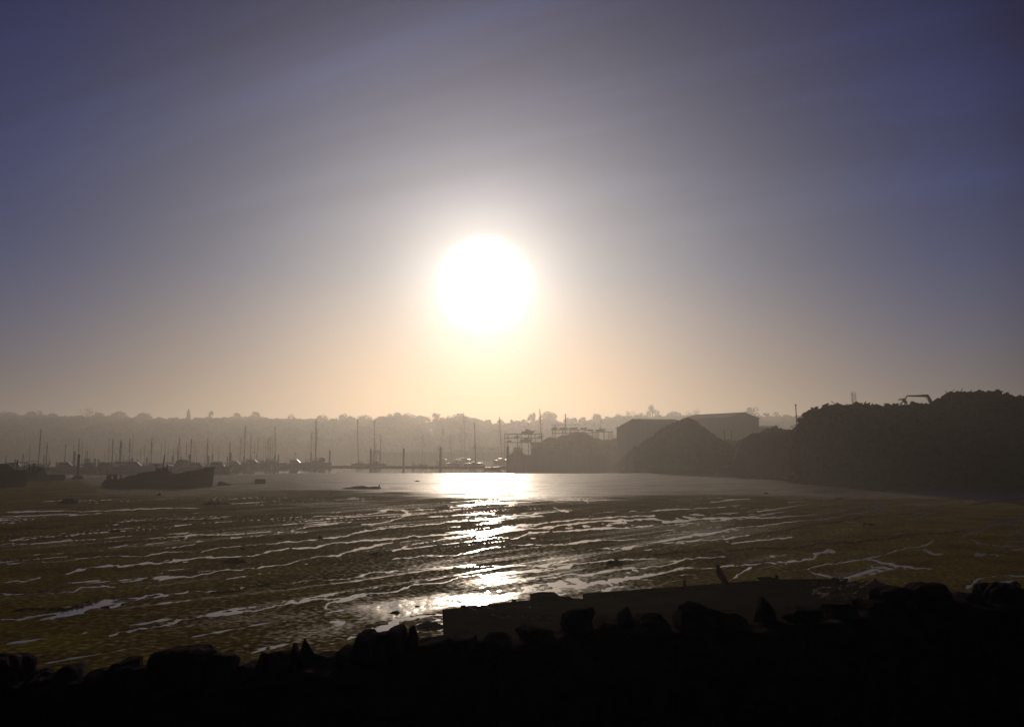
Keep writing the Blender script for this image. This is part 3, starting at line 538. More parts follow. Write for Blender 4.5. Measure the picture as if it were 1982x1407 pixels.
def rope(pts, rad, label):
    P = []
    for (a, b2) in zip(pts[:-1], pts[1:]):
        for t_ in np.linspace(0, 1, 7)[:-1]:
            p = [a[j] * (1 - t_) + b2[j] * t_ for j in range(2)]; P.append((p[0], p[1] + 3 * math.sin(math.pi * t_)))
    P.append(pts[-1][:2]); Q = []
    for (px, py) in P:
        lo, hi = 22.0, 28.0; d = hi
        for dtest in np.linspace(27, 22.9, 40):
            if py >= 1182: zd = None
            d = dtest; z = W(px, py, d)[2]; fz = np.interp(px, [856, 1640], [.8, .95])
            if z >= fz: break
        q = W(px, py, d); Q.append((q[0], q[1], q[2] + .04))
    o = MB().tube(Q, rad, 5).build('rope', M['rope']); tag(o, label, 'rope', 'ropes strewn over the barge wreck')
rope([(905, 1177), (960, 1193), (1020, 1199), (1075, 1206)], .018, 'slack pale rope sagging from the broken left end across the barge')
rope([(930, 1171), (985, 1190), (1000, 1188)], .014, 'thin line meeting the knot left of the stump on the barge')
rope([(968, 1197), (992, 1190), (1035, 1194), (1078, 1199)], .016, 'pale rope running right from the knot towards the wall')
rope([(1025, 1177), (1040, 1188), (1075, 1198)], .014, 'short rope hanging below the rotten beam stump')

# ------------------------------------------------------------------ things lying on the mud
def clump(px, py, wpx, hpx, seed, label, m='weed', cat='seaweed', name='weed_clump', flat=.5):
    g = G(px, py); d = g[1]; hw = wpx / 2 / FPX * d; hz = hpx / FPX * d
    b_ = MB(); r_ = np.random.RandomState(seed)
    for k2 in range(14):
        t_ = r_.uniform(-1, 1); b_.ico((t_ * hw * .85, r_.uniform(-.5, .5) * hw * flat, hz * .3 * (1 - t_ * t_)), (hw * r_.uniform(.15, .4), hw * r_.uniform(.15, .3), hz * r_.uniform(.4, .9) * (1 - .7 * t_ * t_)), seed * 31 + k2, planes=5, rough=.12, sub=2)
    v = np.array(b_.v); v[:, 2] *= hz / max(v[:, 2].max(), .01) * 1.0; b_.v = [tuple(q) for q in v]
    o = b_.build(name, M[m], loc=(g[0], g[1], -.02)); tag(o, label, cat, 'dark clumps lying about the mudflat')
for a in [(137, 973, 42, 10, 1, 'rounded dark weed hump on the mud near the left edge'),
          (415, 976, 62, 7, 2, 'long flat weed clump on the mud below the wreck bow'),
          (455, 1088, 62, 9, 3, 'dark oval weed patch between rills left of centre'),
          (726, 1074, 34, 8, 4, 'dark weed clump left of the brightest glitter'),
          (540, 1044, 16, 5, 5, 'small weed tuft beside a thin rill left of centre'),
          (618, 1042, 14, 6, 6, 'small upright weed tuft touching a rill left of centre'),
          (205, 1176, 17, 6, 7, 'lone small weed tuft low on the left mud'),
          (1190, 1092, 40, 10, 8, 'dark weed clump right of the glitter above the barge'),
          (765, 1187, 32, 6, 9, 'flat dark weed clump above the peaked wall stones'),
          (807, 1174, 18, 4, 10, 'tiny flat weed clump near the puddle left of the barge'),
          (1680, 1016, 36, 6, 11, 'low weed clump between rills on the right mud'),
          (308, 959, 12, 6, 12, 'small dark lump on the pale wet mud below the wreck'),
          (222, 1028, 26, 4, 13, 'thin weed streak beside a tiny puddle on the left mud'),
          (470, 1064, 12, 4, 14, 'tiny weed tuft above the dark oval patch'),
          (432, 939, 30, 8, 15, 'mound of dark weed just right of the wreck bow'),
          (808, 932, 12, 3, 16, 'small dark fleck on the shining mud left of the sun glitter'),
          (1725, 947, 24, 8, 17, 'dark lump at the foot of the great scrap heap'),
          (1470, 928, 3, 5, 18, 'tiny dark stump standing in wet mud before the middle heaps'),
          (1483, 956, 8, 4, 19, 'small dark stone on the mud left of the great scrap heap'),
          (1436, 924, 3, 4, 20, 'tiny dark stub left of the stump before the middle heaps'),
          (830, 1214, 66, 13, 21, 'dark weed mound beside the bright puddle at the barge end')]:
    clump(*a)
lg = empty('driftwood_log', G(700, 946), 'long driftwood log with a raised stub lying on the shining mud', 'log')
dl = lg.location[1]; s1 = dl / FPX
MB().tube([(-38 * s1, 0, .0), (-28 * s1, .2, .04), (-14 * s1, .3, .14), (2 * s1, 0, .2), (14 * s1, -.1, .12), (26 * s1, .1, .16), (37 * s1, .2, .14)], [.05, .1, .2, .24, .15, .19, .08], 8).build('trunk', M['timber'], lg)
MB().tube([(32 * s1, .1, .1), (34.5 * s1, 0, .58)], [.13, .06], 7).build('stub', M['timber'], lg)
MB().ico((-22 * s1, -.3, .05), (16 * s1, .5, .22), 77, planes=5).build('weed_skirt', M['weed'], lg)
bk = empty('mooring_block', G(504, 935.5), 'grey box shaped mooring block on the mud right of the wreck', 'mooring block', rz=.12)
s1 = bk.location[1] / FPX
MB().box((0, 0, 4.3 * s1), (19.5 * s1, 1.1, 8.6 * s1), jit=.03).build('block', M['concrete'], bk)
MB().tube([(-.3, -.57, .5), (-.3, -.66, .62), (.0, -.66, .62), (.0, -.57, .5)], .03, 6).build('lifting_eye', M['rust'], bk)
ch = MB(); A, B = G(495, 936), G(425, 938)
ch.tube([(A[0] * (1 - t_) + B[0] * t_, A[1] * (1 - t_) + B[1] * t_ + .25 * math.sin(t_ * 9), .05 + .015 * math.sin(t_ * 30)) for t_ in np.linspace(0, 1, 40)], .035, 5)
tag(ch.build('mooring_chain', M['rust']), 'chain lying on the mud from the wreck bow to the mooring block', 'chain')
for px, py, lab in ((188, 917, 'small white buoy afloat left of the wreck stern'), (439, 909, 'white float added for a bright bow reflection behind the wreck bow'), (889, 901, 'dark upright buoy between the two boats above the glitter')):  # the float behind the wreck bow is added for a bright bow reflection
    g = G(px, py + 1); s1 = g[1] / FPX; by = empty('buoy', g, lab, 'buoy', 'buoys in the river'); white = px < 800
    MB().ico((0, 0, 1.6 * s1), (1.5 * s1, 1.5 * s1, (1.9 if white else 2.4) * s1), 5, rough=.01).build('float', M['buoy' if white else 'pile'], by, smooth=True)
    MB().tube([(0, 0, 2.5 * s1), (0, 0, 4.6 * s1)], .12 * s1 + .03, 6).build('top_ring', M['pile'], by)
# ------------------------------------------------------------------ boats
def loft(Lh, B, zs, zk=-.3, n=14, transom=.6, rake=.12, flare=.9, full=.55):
    """hull from stern (x=-L/2) to bow (x=+L/2); zs(t) sheer height"""
    m = MB(); secs = []
    for i in range(n):
        t = i / (n - 1); b = B / 2 * min(1, transom + (1 - transom) * math.sin(min(t / full, 1) * math.pi / 2)) * (1 if t < full else max(.02, 1 - ((t - full) / (1 - full)) ** 2.2))
        s_ = zs(t); k_ = zk + (max(0, t - .75) / .25) ** 2 * .35 * abs(zk); x = -Lh / 2 + t * Lh
        pr = [(0, 0), (.55, .12), (flare, .5), (1, 1)]
        row = []
        for f, h in pr: z = k_ + (s_ - k_) * h; row.append((x - rake * Lh * (1 - h) * max(0, t - .6) / .4, f * b, z))
        secs.append([(p[0], -p[1], p[2]) for p in row[::-1]] + row[1:])
    vs = [p for s_ in secs for p in s_]; q = len(secs[0])
    fs = [(i * q + j, (i + 1) * q + j, (i + 1) * q + j + 1, i * q + j + 1) for i in range(n - 1) for j in range(q - 1)]
    fs += [((i) * q, i * q + q - 1, (i + 1) * q + q - 1, (i + 1) * q) for i in range(n - 1)] + [tuple(range(q)), tuple((n - 1) * q + k2 for k2 in range(q - 1, -1, -1))]
    return m.add(vs, fs)
def rounded_cabin(m, x0, x1, w0, z0, z1, tap=.75):
    n = 6; vs = []
    for x, sc2, top in ((x0, .95, z1 * .98), (x0 + .1 * (x1 - x0), 1, z1), (x1 - .3 * (x1 - x0), .9, z1), (x1, .7, z0 + (z1 - z0) * .25)):
        for yy, zz_ in ((-1, 0), (-.92, .7), (-.6, 1), (.6, 1), (.92, .7), (1, 0)): vs.append((x, yy * w0 / 2 * sc2, z0 + (top - z0) * zz_))
    fs = [(i * n + j, i * n + j + 1, (i + 1) * n + j + 1, (i + 1) * n + j) for i in range(3) for j in range(n - 1)] + [tuple(range(n - 1, -1, -1)), tuple(3 * n + k2 for k2 in range(n))]
    return m.add(vs, fs)
def yacht(px, ytop, d, lab, Lh=None, heading=None, group='yachts moored in the river', lean=0.0, z0=0.0, hullm=None, stays=True, boom=True, mr=.085, seed=0, keel=False, hood=False, hx=0.0, furled=False, cat='yacht', hullscale=1.0):
    r_ = random.Random(seed + int(px * 7)); p = W(px, 890, d); H = W(px, ytop, d)[2] - z0
    Lh = (Lh or max(6.0, min(12.5, H * .78))) ; h = heading if heading is not None else r_.choice([-1, 1]) * r_.uniform(.75, 1.35) + (math.pi if r_.random() < .4 else 0)
    root = empty('yacht', (p[0] + hx, d, z0), lab, cat, group, h); S = Lh / 9 * hullscale
    hm = M[hullm or r_.choice(['hull_white', 'hull_white', 'hull_blue', 'hull_grey', 'hull_red'])]
    loft(Lh, 2.9 * S, lambda t: S * (1.0 + .35 * t * t + .1 * (1 - t)), -.25).build('hull', hm, root)
    cb = rounded_cabin(MB(), -.12 * Lh, .2 * Lh, 1.7 * S, .95 * S, 1.65 * S).build('cabin', M['cabin'], root, smooth=False)
    MB().box((.03 * Lh, 0, 1.38 * S), (.2 * Lh, 1.62 * S, .16 * S)).build('window', M['glass'], cb)
    mx = .08 * Lh - hx * math.cos(h); my = hx * math.sin(h) ; lx = lean
    # mast lean is given in world metres along x
    lw = np.array([lx * math.cos(h), -lx * math.sin(h)])
    top = (mx + lw[0], my + lw[1], H); base = (mx, my, 1.0 * S)
    ms = MB().tube([base, top], [mr, mr * .75], 6).build('mast', M['mast'], root)
    if H > 8:
        f = .55; q = np.array(base) * (1 - f) + np.array(top) * f
        MB().tube([(q[0], q[1] - .7 * S, q[2]), (q[0], q[1] + .7 * S, q[2])], .03, 4).build('spreader', M['mast'], ms)
    if boom:
        MB().tube([(mx, my, 2.1 * S), (mx - .34 * Lh, my, 2.2 * S)], .16 if furled else .1, 6).build('boom', M['canvas'], root)
    if stays:
        g = MB().tube([(Lh * .49, 0, 1.35 * S), top], .022, 3).tube([(-Lh * .48, 0, 1.1 * S), top], .018, 3)
        f = .55; q = np.array(base) * (1 - f) + np.array(top) * f
        for s_ in (-1, 1): g.tube([(mx, my + s_ * 1.25 * S, 1.1 * S), (q[0], q[1] + s_ * .7 * S, q[2]), top], .016, 3)
        g.build('rigging', M['rig'], root)
    if hood: MB().ico((-.2 * Lh, 0, 1.7 * S), (.9 * S, 1.0 * S, .75 * S), 4, rough=0.0).build('sprayhood', M['dome'], root, smooth=True)
    if keel:
        MB().box((0, 0, -.8), (1.6 * S, .25, 1.3)).build('keel', hm, root)
        for s_ in (-1, 1):
            for xx in (-.25, .25): MB().tube([(xx * Lh, s_ * 1.2 * S, .2), (xx * Lh, s_ * 1.7 * S, -1.4)], .06, 4).build('prop', M['timber'], root)
    return root
def motorboat(px, d, Lh, lab, heading, mast=None, z0=0.0, hullm='hull_white', cab=1.0, group='motor boats in the river', arch=False):
    p = W(px, 890, d); root = empty('motor_boat', (p[0], d, z0), lab, 'motor boat', group, heading); S = Lh / 8
    loft(Lh, 2.8 * S, lambda t: S * (.95 + .5 * t * t), -.25, rake=.18).build('hull', M[hullm], root)
    cbn = rounded_cabin(MB(), -.22 * Lh, .16 * Lh, 2.0 * S, .9 * S, (1.0 + 1.1 * cab) * S).build('cabin', M['cabin'], root)
    MB().box((-.05 * Lh, 0, (.95 + .75 * cab) * S), (.24 * Lh, 1.98 * S, .3 * S)).build('window', M['glass'], cbn)
    if mast:
        H = W(px, mast, d)[2] - z0; m_ = MB().tube([(-.05 * Lh, 0, 1.6 * S), (-.05 * Lh, 0, H)], .07, 6).build('mast', M['mast'], root)
        MB().box((-.05 * Lh + .3, 0, H * .82), (.6, .1, .3)).build('radar', M['hull_grey'], m_)
        MB().tube([(-.05 * Lh, 0, 1.7 * S), (-.34 * Lh, 0, H * .6)], .05, 5).build('derrick', M['mast'], root)
    if arch: MB().tube([(-.3 * Lh, -.9 * S, .9 * S), (-.33 * Lh, -.8 * S, 2.3 * S), (-.33 * Lh, .8 * S, 2.3 * S), (-.3 * Lh, .9 * S, .9 * S)], .05, 5).build('arch', M['mast'], root)
    return root
def ordn(k): return ['first', 'second', 'third', 'fourth', 'fifth', 'sixth', 'seventh', 'eighth', 'ninth', 'tenth', 'eleventh', 'twelfth', 'thirteenth', 'fourteenth', 'fifteenth', 'sixteenth', 'seventeenth', 'eighteenth', 'nineteenth', 'twentieth'][k]
# left marina: (cluster phrase, [(px, top py, depth)])
CL = [
 ('from left left of the tall mooring post', [(7.5, 881, 330), (45, 878, 310), (57.5, 857, 380), (86, 881, 300), (125, 860, 350), (141, 863, 380)]),
 ('from left between mooring post and wreck', [(151, 848, 340), (158, 855, 380), (168, 857, 400), (171, 872, 330), (179.5, 872, 380), (200, 874, 420)]),
 ('from left above the stern half of the wreck', [(212.6, 849, 380), (217.3, 848, 300), (224, 878, 360), (228.5, 851, 320), (231, 856, 400), (237, 854, 300), (242, 880, 350), (249.5, 848, 340), (252.3, 838, 400), (265, 874, 420), (272, 866, 360), (279, 860, 380), (293.5, 848, 310), (301, 872, 400), (311, 860, 400)]),
 ('from left above the forward half of the wreck', [(321.5, 851, 370), (326.5, 858, 400), (333.6, 857, 380), (340.5, 863, 340), (344.5, 846, 330), (358, 855, 350), (366, 849, 300), (373.7, 851, 390), (381, 862, 420), (392.6, 880, 360), (398, 863, 400), (404.8, 848, 310), (410.8, 858, 380)]),
 ('from left between wreck bow and tall pair', [(424.5, 861, 360), (444, 854.5, 330), (452, 882, 400)]),
 ('from left in the dense mast clump', [(483, 840, 370), (487, 845, 410), (491, 858, 380), (500.6, 845, 350), (503, 862, 420), (508, 841, 420), (511, 853, 370), (516.8, 846, 340), (519.6, 844, 360), (521.4, 845, 400), (525, 842, 380), (496, 876, 350), (514.5, 880, 360)]),
]
for phrase, lst in CL:
    lst = sorted(lst); hs = [a[1] for a in lst]
    for k2, (px, yt, d) in enumerate(lst):
        nb = [hs[j] for j in (k2 - 1, k2 + 1) if 0 <= j < len(hs)]
        adj = 'taller' if all(yt < q - 2 for q in nb) else ('shorter' if all(yt > q + 2 for q in nb) else 'middling')
        hz = 'faint hazy' if d >= 390 else ('hazy' if d >= 350 else 'dark')
        yacht(px, yt, d * (.86 if px > 460 else .77), f'{hz} yacht, {adj} mast, {ordn(k2)} {phrase}', mr=.075 if d > 350 else .11, stays=d < 345, boom=True, seed=k2, group='yachts crowded in the left moorings')
yacht(69.6, 831, 275, 'dark yacht with the tallest thick mast left of the mooring post', lean=.3, mr=.16, heading=.9, hullm='hull_blue', group='yachts crowded in the left moorings')
yacht(89, 857, 275, 'dark yacht with a thick short mast right of the tallest left mast', mr=.15, heading=-.8, hullm='hull_grey', group='yachts crowded in the left moorings')
yacht(465.8, 846, 300, 'smaller left yacht of the tall-masted pair right of the wreck bow', mr=.13, lean=.3, heading=2.4, group='yachts crowded in the left moorings')
yacht(474.8, 825, 300, 'tallest yacht of the left moorings, right one of the tall-masted pair', mr=.16, heading=2.2, group='yachts crowded in the left moorings')
yacht(528.3, 825, 305, 'tall yacht with slanting stay at the right end of the dense clump', mr=.14, lean=-.4, heading=.7, group='yachts crowded in the left moorings')
motorboat(30, 232, 9, 'low motor cruiser half hidden behind the hulk at far left', .3)
motorboat(200, 236, 9, 'low motor boat in the moorings just left of the wreck stern', 2.8, hullm='hull_blue')
motorboat(262, 232, 10, 'white motor cruiser behind the wreck stern hoop', .2)
motorboat(305, 234, 8, 'motor boat hidden behind the wreck deckhouse', .5)
motorboat(350, 236, 10, 'flybridge motor cruiser behind the middle of the wreck', 3.0, cab=1.3, arch=True)
motorboat(384, 232, 9, 'low motor boat behind the rising bow of the wreck', .3, hullm='hull_blue')
motorboat(424, 226, 9, 'rounded motor cruiser just right of the wreck bow', -.4, cab=1.2)
motorboat(490, 300, 10, 'motor cruiser below the dense clump of masts', .2)
motorboat(520, 305, 9, 'small motor boat at the right foot of the dense clump', 2.9)
motorboat(230, 238, 9, 'blue motor boat between the wreck stern and its hump', 2.9, hullm='hull_blue', cab=1.2)
motorboat(130, 240, 9, 'low motor boat left of the tall mooring post', .2, hullm='hull_grey')
motorboat(171, 236, 8, 'small cabin boat just right of the tall mooring post', 2.8, cab=1.2)
motorboat(456, 270, 9, 'low motor boat below the tall-masted pair', .25, hullm='hull_grey')
motorboat(573, 306, 9.5, 'fishing launch with a short mast and derrick beside the pontoon', .15, mast=873.5)
for px, yt, ll, lab, kw in [
 (598.7, 834, -.25, 'slim yacht, left one of the two leaning masts beside the big sloop', dict(mr=.12, heading=1.2, lean=.25)),
 (607.4, 829.6, -.5, 'slim yacht, right one of the two leaning masts beside the big sloop', dict(mr=.12, heading=1.0, lean=.35)),
 (614, 810, 0, 'big sloop with tall mast, raised furled boom and shining hood', dict(mr=.17, heading=2.6, hood=True, Lh=12, furled=True)),
 (696.4, 810.7, 0, 'yacht with leaning mast and deckhouse moored alone left on the pontoon', dict(mr=.12, lean=-.6, heading=2.9, Lh=7)),
 (721.6, 811.5, 0, 'tall-masted yacht behind the pile beside the deckhouse yacht', dict(mr=.13, lean=-.3, heading=.3, Lh=8)),
 (733.8, 841.7, 0, 'smaller yacht with shorter mast at the right of the paired yachts', dict(mr=.1, heading=-.3, Lh=6.5)),
 (725.5, 852, 0, 'faint distant yacht mast between the paired pontoon yachts', dict(mr=.07, heading=1.2, dd=380)),
 (815.5, 841.7, 0, 'small lone yacht beyond the pontoon between the two bare piles', dict(mr=.09, heading=.2, Lh=5.5, hullscale=.7)),
 (855.7, 824, 0, 'hazy yacht with slim mast just right of the right bare pile', dict(mr=.09, heading=1.4, dd=420)),
 (876, 840, 0, 'small dark yacht with leaning mast above the left edge of the glitter', dict(mr=.09, lean=-.5, heading=2.7, Lh=5.5, hood=True, hullm='hull_blue', dd=350)),
 (891.5, 823, 0, 'faint yacht with thin mast behind the dark upright buoy', dict(mr=.08, lean=-.4, heading=1.3, dd=430)),
 (898.6, 796.3, 0, 'hazy yacht with the tallest mast over the middle of the river', dict(mr=.12, lean=-.8, heading=1.2, dd=420)),
 (917.4, 816.8, 0, 'dark gaff yacht with thick mast nearest the sun glitter', dict(mr=.19, lean=-.4, heading=.3, Lh=7.5, hullm='hull_blue', dd=335, furled=True)),
 (969.5, 805.4, 0, 'yacht with thick leaning mast just left of the boat racks', dict(mr=.2, lean=-1.1, heading=1.2, dd=400)),
]:
    dd2 = kw.pop('dd', 320); yacht(px, yt, dd2, lab, group='yachts along the pontoon and river', **kw)
yacht(1048, 790, 345, 'tall yacht laid up ashore, leaning mast beside the boat racks', z0=3.2, lean=-.9, mr=.17, heading=1.2, keel=True, group='yachts along the pontoon and river', Lh=11)

# piles and the tall post
def pile(px, ytop, d, lab, rad=.24, zb=-1.5, group='mooring piles standing in the river', block=False):
    p = W(px, 890, d); H = W(px, ytop, d)[2]; root = empty('mooring_pile', (p[0], d, zb), lab, 'pile', group)
    MB().tube([(0, 0, 0), (0, 0, H - zb)], [rad * 1.05, rad], 10).build('shaft', M['pile'], root)
    MB().tube([(0, 0, H - zb), (0, 0, H - zb + .25)], [rad * 1.1, rad * .4], 10).build('cap', M['pile'], root)
    return root
for px, yt, d, rad, lab in [
 (638, 872, 306, .3, 'thick pile at the right side of the big sloop'), (602, 875.5, 308, .24, 'pile in front of the slim leaning masts'), (717.5, 870, 306, .32, 'stout pile in front of the paired pontoon yachts'),
 (781, 868.5, 303, .33, 'bare pile on the pontoon, left of the two bare piles'), (852.7, 866.7, 300, .36, 'bare pile on the pontoon, right of the two bare piles'), (982.6, 864.4, 285, .42, 'thick dark pile at the right end of the pontoon'),
 (532, 881, 300, .27, 'pile at the right foot of the dense mast clump'), (538.8, 881, 303, .22, 'slimmer pile just right of the dense mast clump'), (472, 884, 300, .24, 'short pile under the tall-masted pair'), (485.5, 882.5, 310, .2, 'short pile left in the dense mast clump'),
 (440, 884, 300, .22, 'left short pile of two behind the wreck bow'), (446.3, 877, 295, .26, 'right taller pile of two behind the wreck bow'), (411, 880, 300, .24, 'pile rising behind the tip of the wreck bow'), (404, 883, 300, .3, 'stout pile behind the wreck bow rail'),
 (350, 885, 300, .28, 'short pile behind the middle of the wreck'), (366.5, 880, 310, .3, 'stout pile behind the forward deck of the wreck'), (334, 883, 300, .26, 'pile just right of the wreck mast'), (284, 886, 300, .3, 'stout pile behind the wreck hump'),
 (266.7, 890, 300, .32, 'stubby pile behind the wreck stern deck'), (256, 887, 300, .32, 'stubby pile above the wreck stern hoop'), (184, 888.6, 300, .34, 'left pile of the stubby pair left of the wreck'), (191, 890, 300, .34, 'right pile of the stubby pair left of the wreck'),
 (96, 892, 290, .25, 'left slim pile of two left of the tall mooring post'), (110, 894, 290, .28, 'right slim pile of two left of the tall mooring post'), (53, 895, 280, .25, 'thin pile behind the broken bowsprit'), (62, 896, 285, .25, 'thin pile right of the broken bowsprit'), (29.5, 890, 280, .25, 'thin pile above the hulk at far left'), (144, 875, 320, .4, 'pale thick pile just left of the tall mooring post'), (166, 888, 330, .6, 'blunt thick dolphin post right of the tall mooring post'), (171.5, 888, 330, .6, 'second blunt dolphin post right of the tall mooring post')]:
    pile(px, yt, d, lab, rad)
tp = empty('mooring_post', G(150, 927), 'tall dark mooring post rising from a muddy weed covered base', 'mooring post'); s1 = tp.location[1] / FPX
MB().tube([(0, 0, -1), (.05, 0, 47.5 * s1)], [.26, .21], 9).build('post', M['timber_wet'], tp)
MB().ico((.2, 0, .2), (9 * s1, 1.2, 7 * s1), 55, planes=5, rough=.1, sub=3).box((8 * s1, 0, 3.5 * s1), (3 * s1, .6, 7 * s1), jit=.1).build('base', M['weed'], tp)

# pontoon
pt = empty('pontoon', (0, 0, 0), 'long low floating pontoon stretching left from the thick dark pile', 'pontoon')
A, B = W(541, 902, 308), W(984, 902, 287); A = np.array((A[0], A[1], .3)); B = np.array((B[0], B[1], .3)); ang = math.atan2(B[1] - A[1], B[0] - A[0]); Lp = np.linalg.norm(B - A)
mid = (A + B) / 2; MB().box((mid[0], mid[1], .42), (Lp, 2.6, .14), rz=ang).build('deck', M['deck'], pt)
for k2 in range(12):
    q = A + (B - A) * (k2 + .5) / 12; MB().box((q[0], q[1], .12), (Lp / 12 - .5, 2.2, .46), rz=ang).build('float', M['concrete'], pt)
for k2 in range(4):
    q = A + (B - A) * (.1 + .25 * k2); MB().box((q[0], q[1] + .7, .95), (.3, .3, .95), rz=ang).build('service_post', M['cabin'], pt)
pw = empty('jetty', (0, 0, 0), 'low timber jetty among the yachts behind the wreck', 'jetty')
A, B = W(190, 905, 325), W(455, 905, 325); MB().box(((A[0] + B[0]) / 2, 325, .9), (B[0] - A[0], 2.2, .3)).build('deck', M['deck'], pw)
for k2 in range(9): MB().tube([(A[0] + (B[0] - A[0]) * k2 / 8, 325, -1), (A[0] + (B[0] - A[0]) * k2 / 8, 325, 1.6)], .18, 6).build('leg', M['pile'], pw)

def dinghy(px, py, wpx, lab, heading=0.1, hullm='hull_grey', outboard=True):
    g = G(px, py); Lh = wpx / FPX * g[1] / max(.35, abs(math.cos(heading))); root = empty('dinghy', g, lab, 'dinghy', 'small open boats', heading)
    loft(Lh, Lh * .36, lambda t: Lh * (.11 + .05 * t * t), -.1, n=10, transom=.75).build('hull', M[hullm], root)
    MB().box((-.05 * Lh, 0, Lh * .125), (.1 * Lh, .33 * Lh, .05)).build('thwart', M['timber'], root)
    if outboard: MB().box((-.5 * Lh, 0, Lh * .18), (.07 * Lh, .07 * Lh, .16 * Lh)).build('outboard', M['rubber'], root)
dinghy(954, 908, 34, 'dark open boat moored in front of the pontoon near its right end', .08, 'hull_red')
dinghy(1208, 902.5, 11, 'tiny dark rowing boat on the water before the middle heaps', .1, 'hull_blue', False)
dinghy(747, 902, 12, 'tiny tender beside the pontoon right of the paired yachts', .2, 'hull_grey', False)
motorboat(1415, 212, 8, 'dark workboat aground below the saddle between the middle heaps', .25, hullm='hull_red', cab=.7)

# ------------------------------------------------------------------ the wrecks
def poly_hull(root, pxs, top, base_y, d, beam, name, m, bow=True, stern_taper=.75):
    g = MB(); n = 26; x0, x1 = pxs; rowsv = []
    s1 = d / FPX
    for i in range(n):
        t = i / (n - 1); px = x0 + (x1 - x0) * t; z = CAMZ - (float(np.interp(px, [a for a, _ in top], [b for _, b in top])) - HZ) * s1; x = (px - CX) * s1
        b = beam / 2 * (stern_taper + (1 - stern_taper) * min(1, t / .25)) * (1 if (not bow or t < .62) else max(.03, 1 - ((t - .62) / .38) ** 2.4))
        z = max(z, .25); rk = max(0, t - .8) / .2 * .35
        prof = [(b, z), (b * .97, z * .55), (b * .7, .05), (b * .3, -.4)]
        row = [(x - rk * (1 - h / max(z, .3)) * .7, -y, h) for y, h in prof] + [(x - rk * (1 - h / max(z, .3)) * .7, y, h) for y, h in prof[::-1]]
        rowsv.append(row)
    q = 8; vs = [p for r2 in rowsv for p in r2]; c0 = (x0 + x1) / 2
    cxm = (c0 - CX) * s1; vs = [(p[0] - cxm, p[1], p[2]) for p in vs]
    fs = [(i * q + j, (i + 1) * q + j, (i + 1) * q + (j + 1) % q, i * q + (j + 1) % q) for i in range(n - 1) for j in range(q)] + [tuple(range(q)), tuple((n - 1) * q + k2 for k2 in range(q - 1, -1, -1))]
    g.add(vs, fs); return g.build(name, m, root), cxm, s1
wd = depth_of(941.5); wr = empty('fishing_boat_wreck', (((316 - CX) * wd / FPX), wd, 0), 'wrecked wooden fishing boat with high bow stranded on the mud', 'wreck')
top = [(215, 934), (217, 926), (228, 926.5), (240, 925), (252, 927), (258, 923), (266, 919.5), (280, 917.5), (330, 917.5), (350, 918), (362, 915), (377, 911), (392, 908), (404, 905.5), (412, 904.2), (420, 904)]
hl, cxm, s1 = poly_hull(wr, (214, 420), top, 942, wd, 4.4, 'hull', M['timber_wet'], True)
def L_(px, py, y=0.0): return ((px - CX) * s1 - cxm, y, CAMZ - (py - HZ) * s1)
def wbox(name, x0, x1, yt, yb, dy, m, par=None, jit=.04, y=0.0):
    a, b2 = L_(x0, yt), L_(x1, yb); return MB().box(((a[0] + b2[0]) / 2, y, (a[2] + b2[2]) / 2), (abs(b2[0] - a[0]), dy, abs(a[2] - b2[2])), jit=jit).build(name, m, par or wr)
# stern hoop: an upright frame with a rounded opening
hp = MB(); ring = []
for k2 in range(14):
    an = 2 * math.pi * k2 / 14; ring.append((L_(224.2 + 3.8 * math.cos(an) - 0.8 * math.sin(an), 923.3 - 4.6 * math.sin(an)), L_(224 + (8 if math.cos(an) > 0 else 8.5) * np.clip(math.cos(an) * 1.5, -1, 1), 924.5 - 7 * np.clip(math.sin(an) * 1.5, -1, 1))))
for yy in (-.35, .35): hp.v += [(p[0], yy, p[2]) for pr in ring for p in pr]
for k2 in range(14):
    a, b2 = 2 * k2, 2 * ((k2 + 1) % 14); hp.f += [(a, a + 1, b2 + 1, b2), (28 + a, 28 + b2, 28 + b2 + 1, 28 + a + 1), (a + 1, 28 + a + 1, 28 + b2 + 1, b2 + 1), (a, b2, 28 + b2, 28 + a)]
hp.build('stern_hoop', M['timber_wet'], wr)
wbox('bollard', 240.5, 242.2, 918.5, 926, .15, M['timber'])
dk = MB(); pts = [L_(278, 918), L_(279, 915.5), L_(290, 913.5), L_(302, 911.5), L_(312, 911), L_(331, 911.5), L_(333, 918)]
dk.prism([(p[0], p[2]) for p in pts], -1.3, 1.3); dkh = dk.build('deckhouse', M['timber'], wr)
wbox('wheelhouse_remains', 313, 319, 905, 911.5, 1.4, M['rust'], dkh); wbox('casing', 323, 327, 904.5, 912, 1.0, M['timber'], dkh)
wbox('post', 307.2, 309, 900, 912, .16, M['timber']); wbox('post', 328.4, 330.4, 899, 918, .18, M['timber']); wbox('hatch_coaming', 332, 347, 915.5, 918.5, 1.8, M['timber'])
MB().tube([L_(320.3, 912), L_(321.3, 897), L_(323.3, 880)], [.11, .09, .07], 7).build('mast', M['timber'], wr)
MB().prism([(L_(403, 906)[0], L_(403, 906)[2]), (L_(405, 904)[0], L_(405, 904)[2]), (L_(420, 903.4)[0], L_(420, 903.4)[2]), (L_(420, 906)[0], L_(420, 906)[2])], -.6, .6).build('bow_rail', M['timber'], wr)
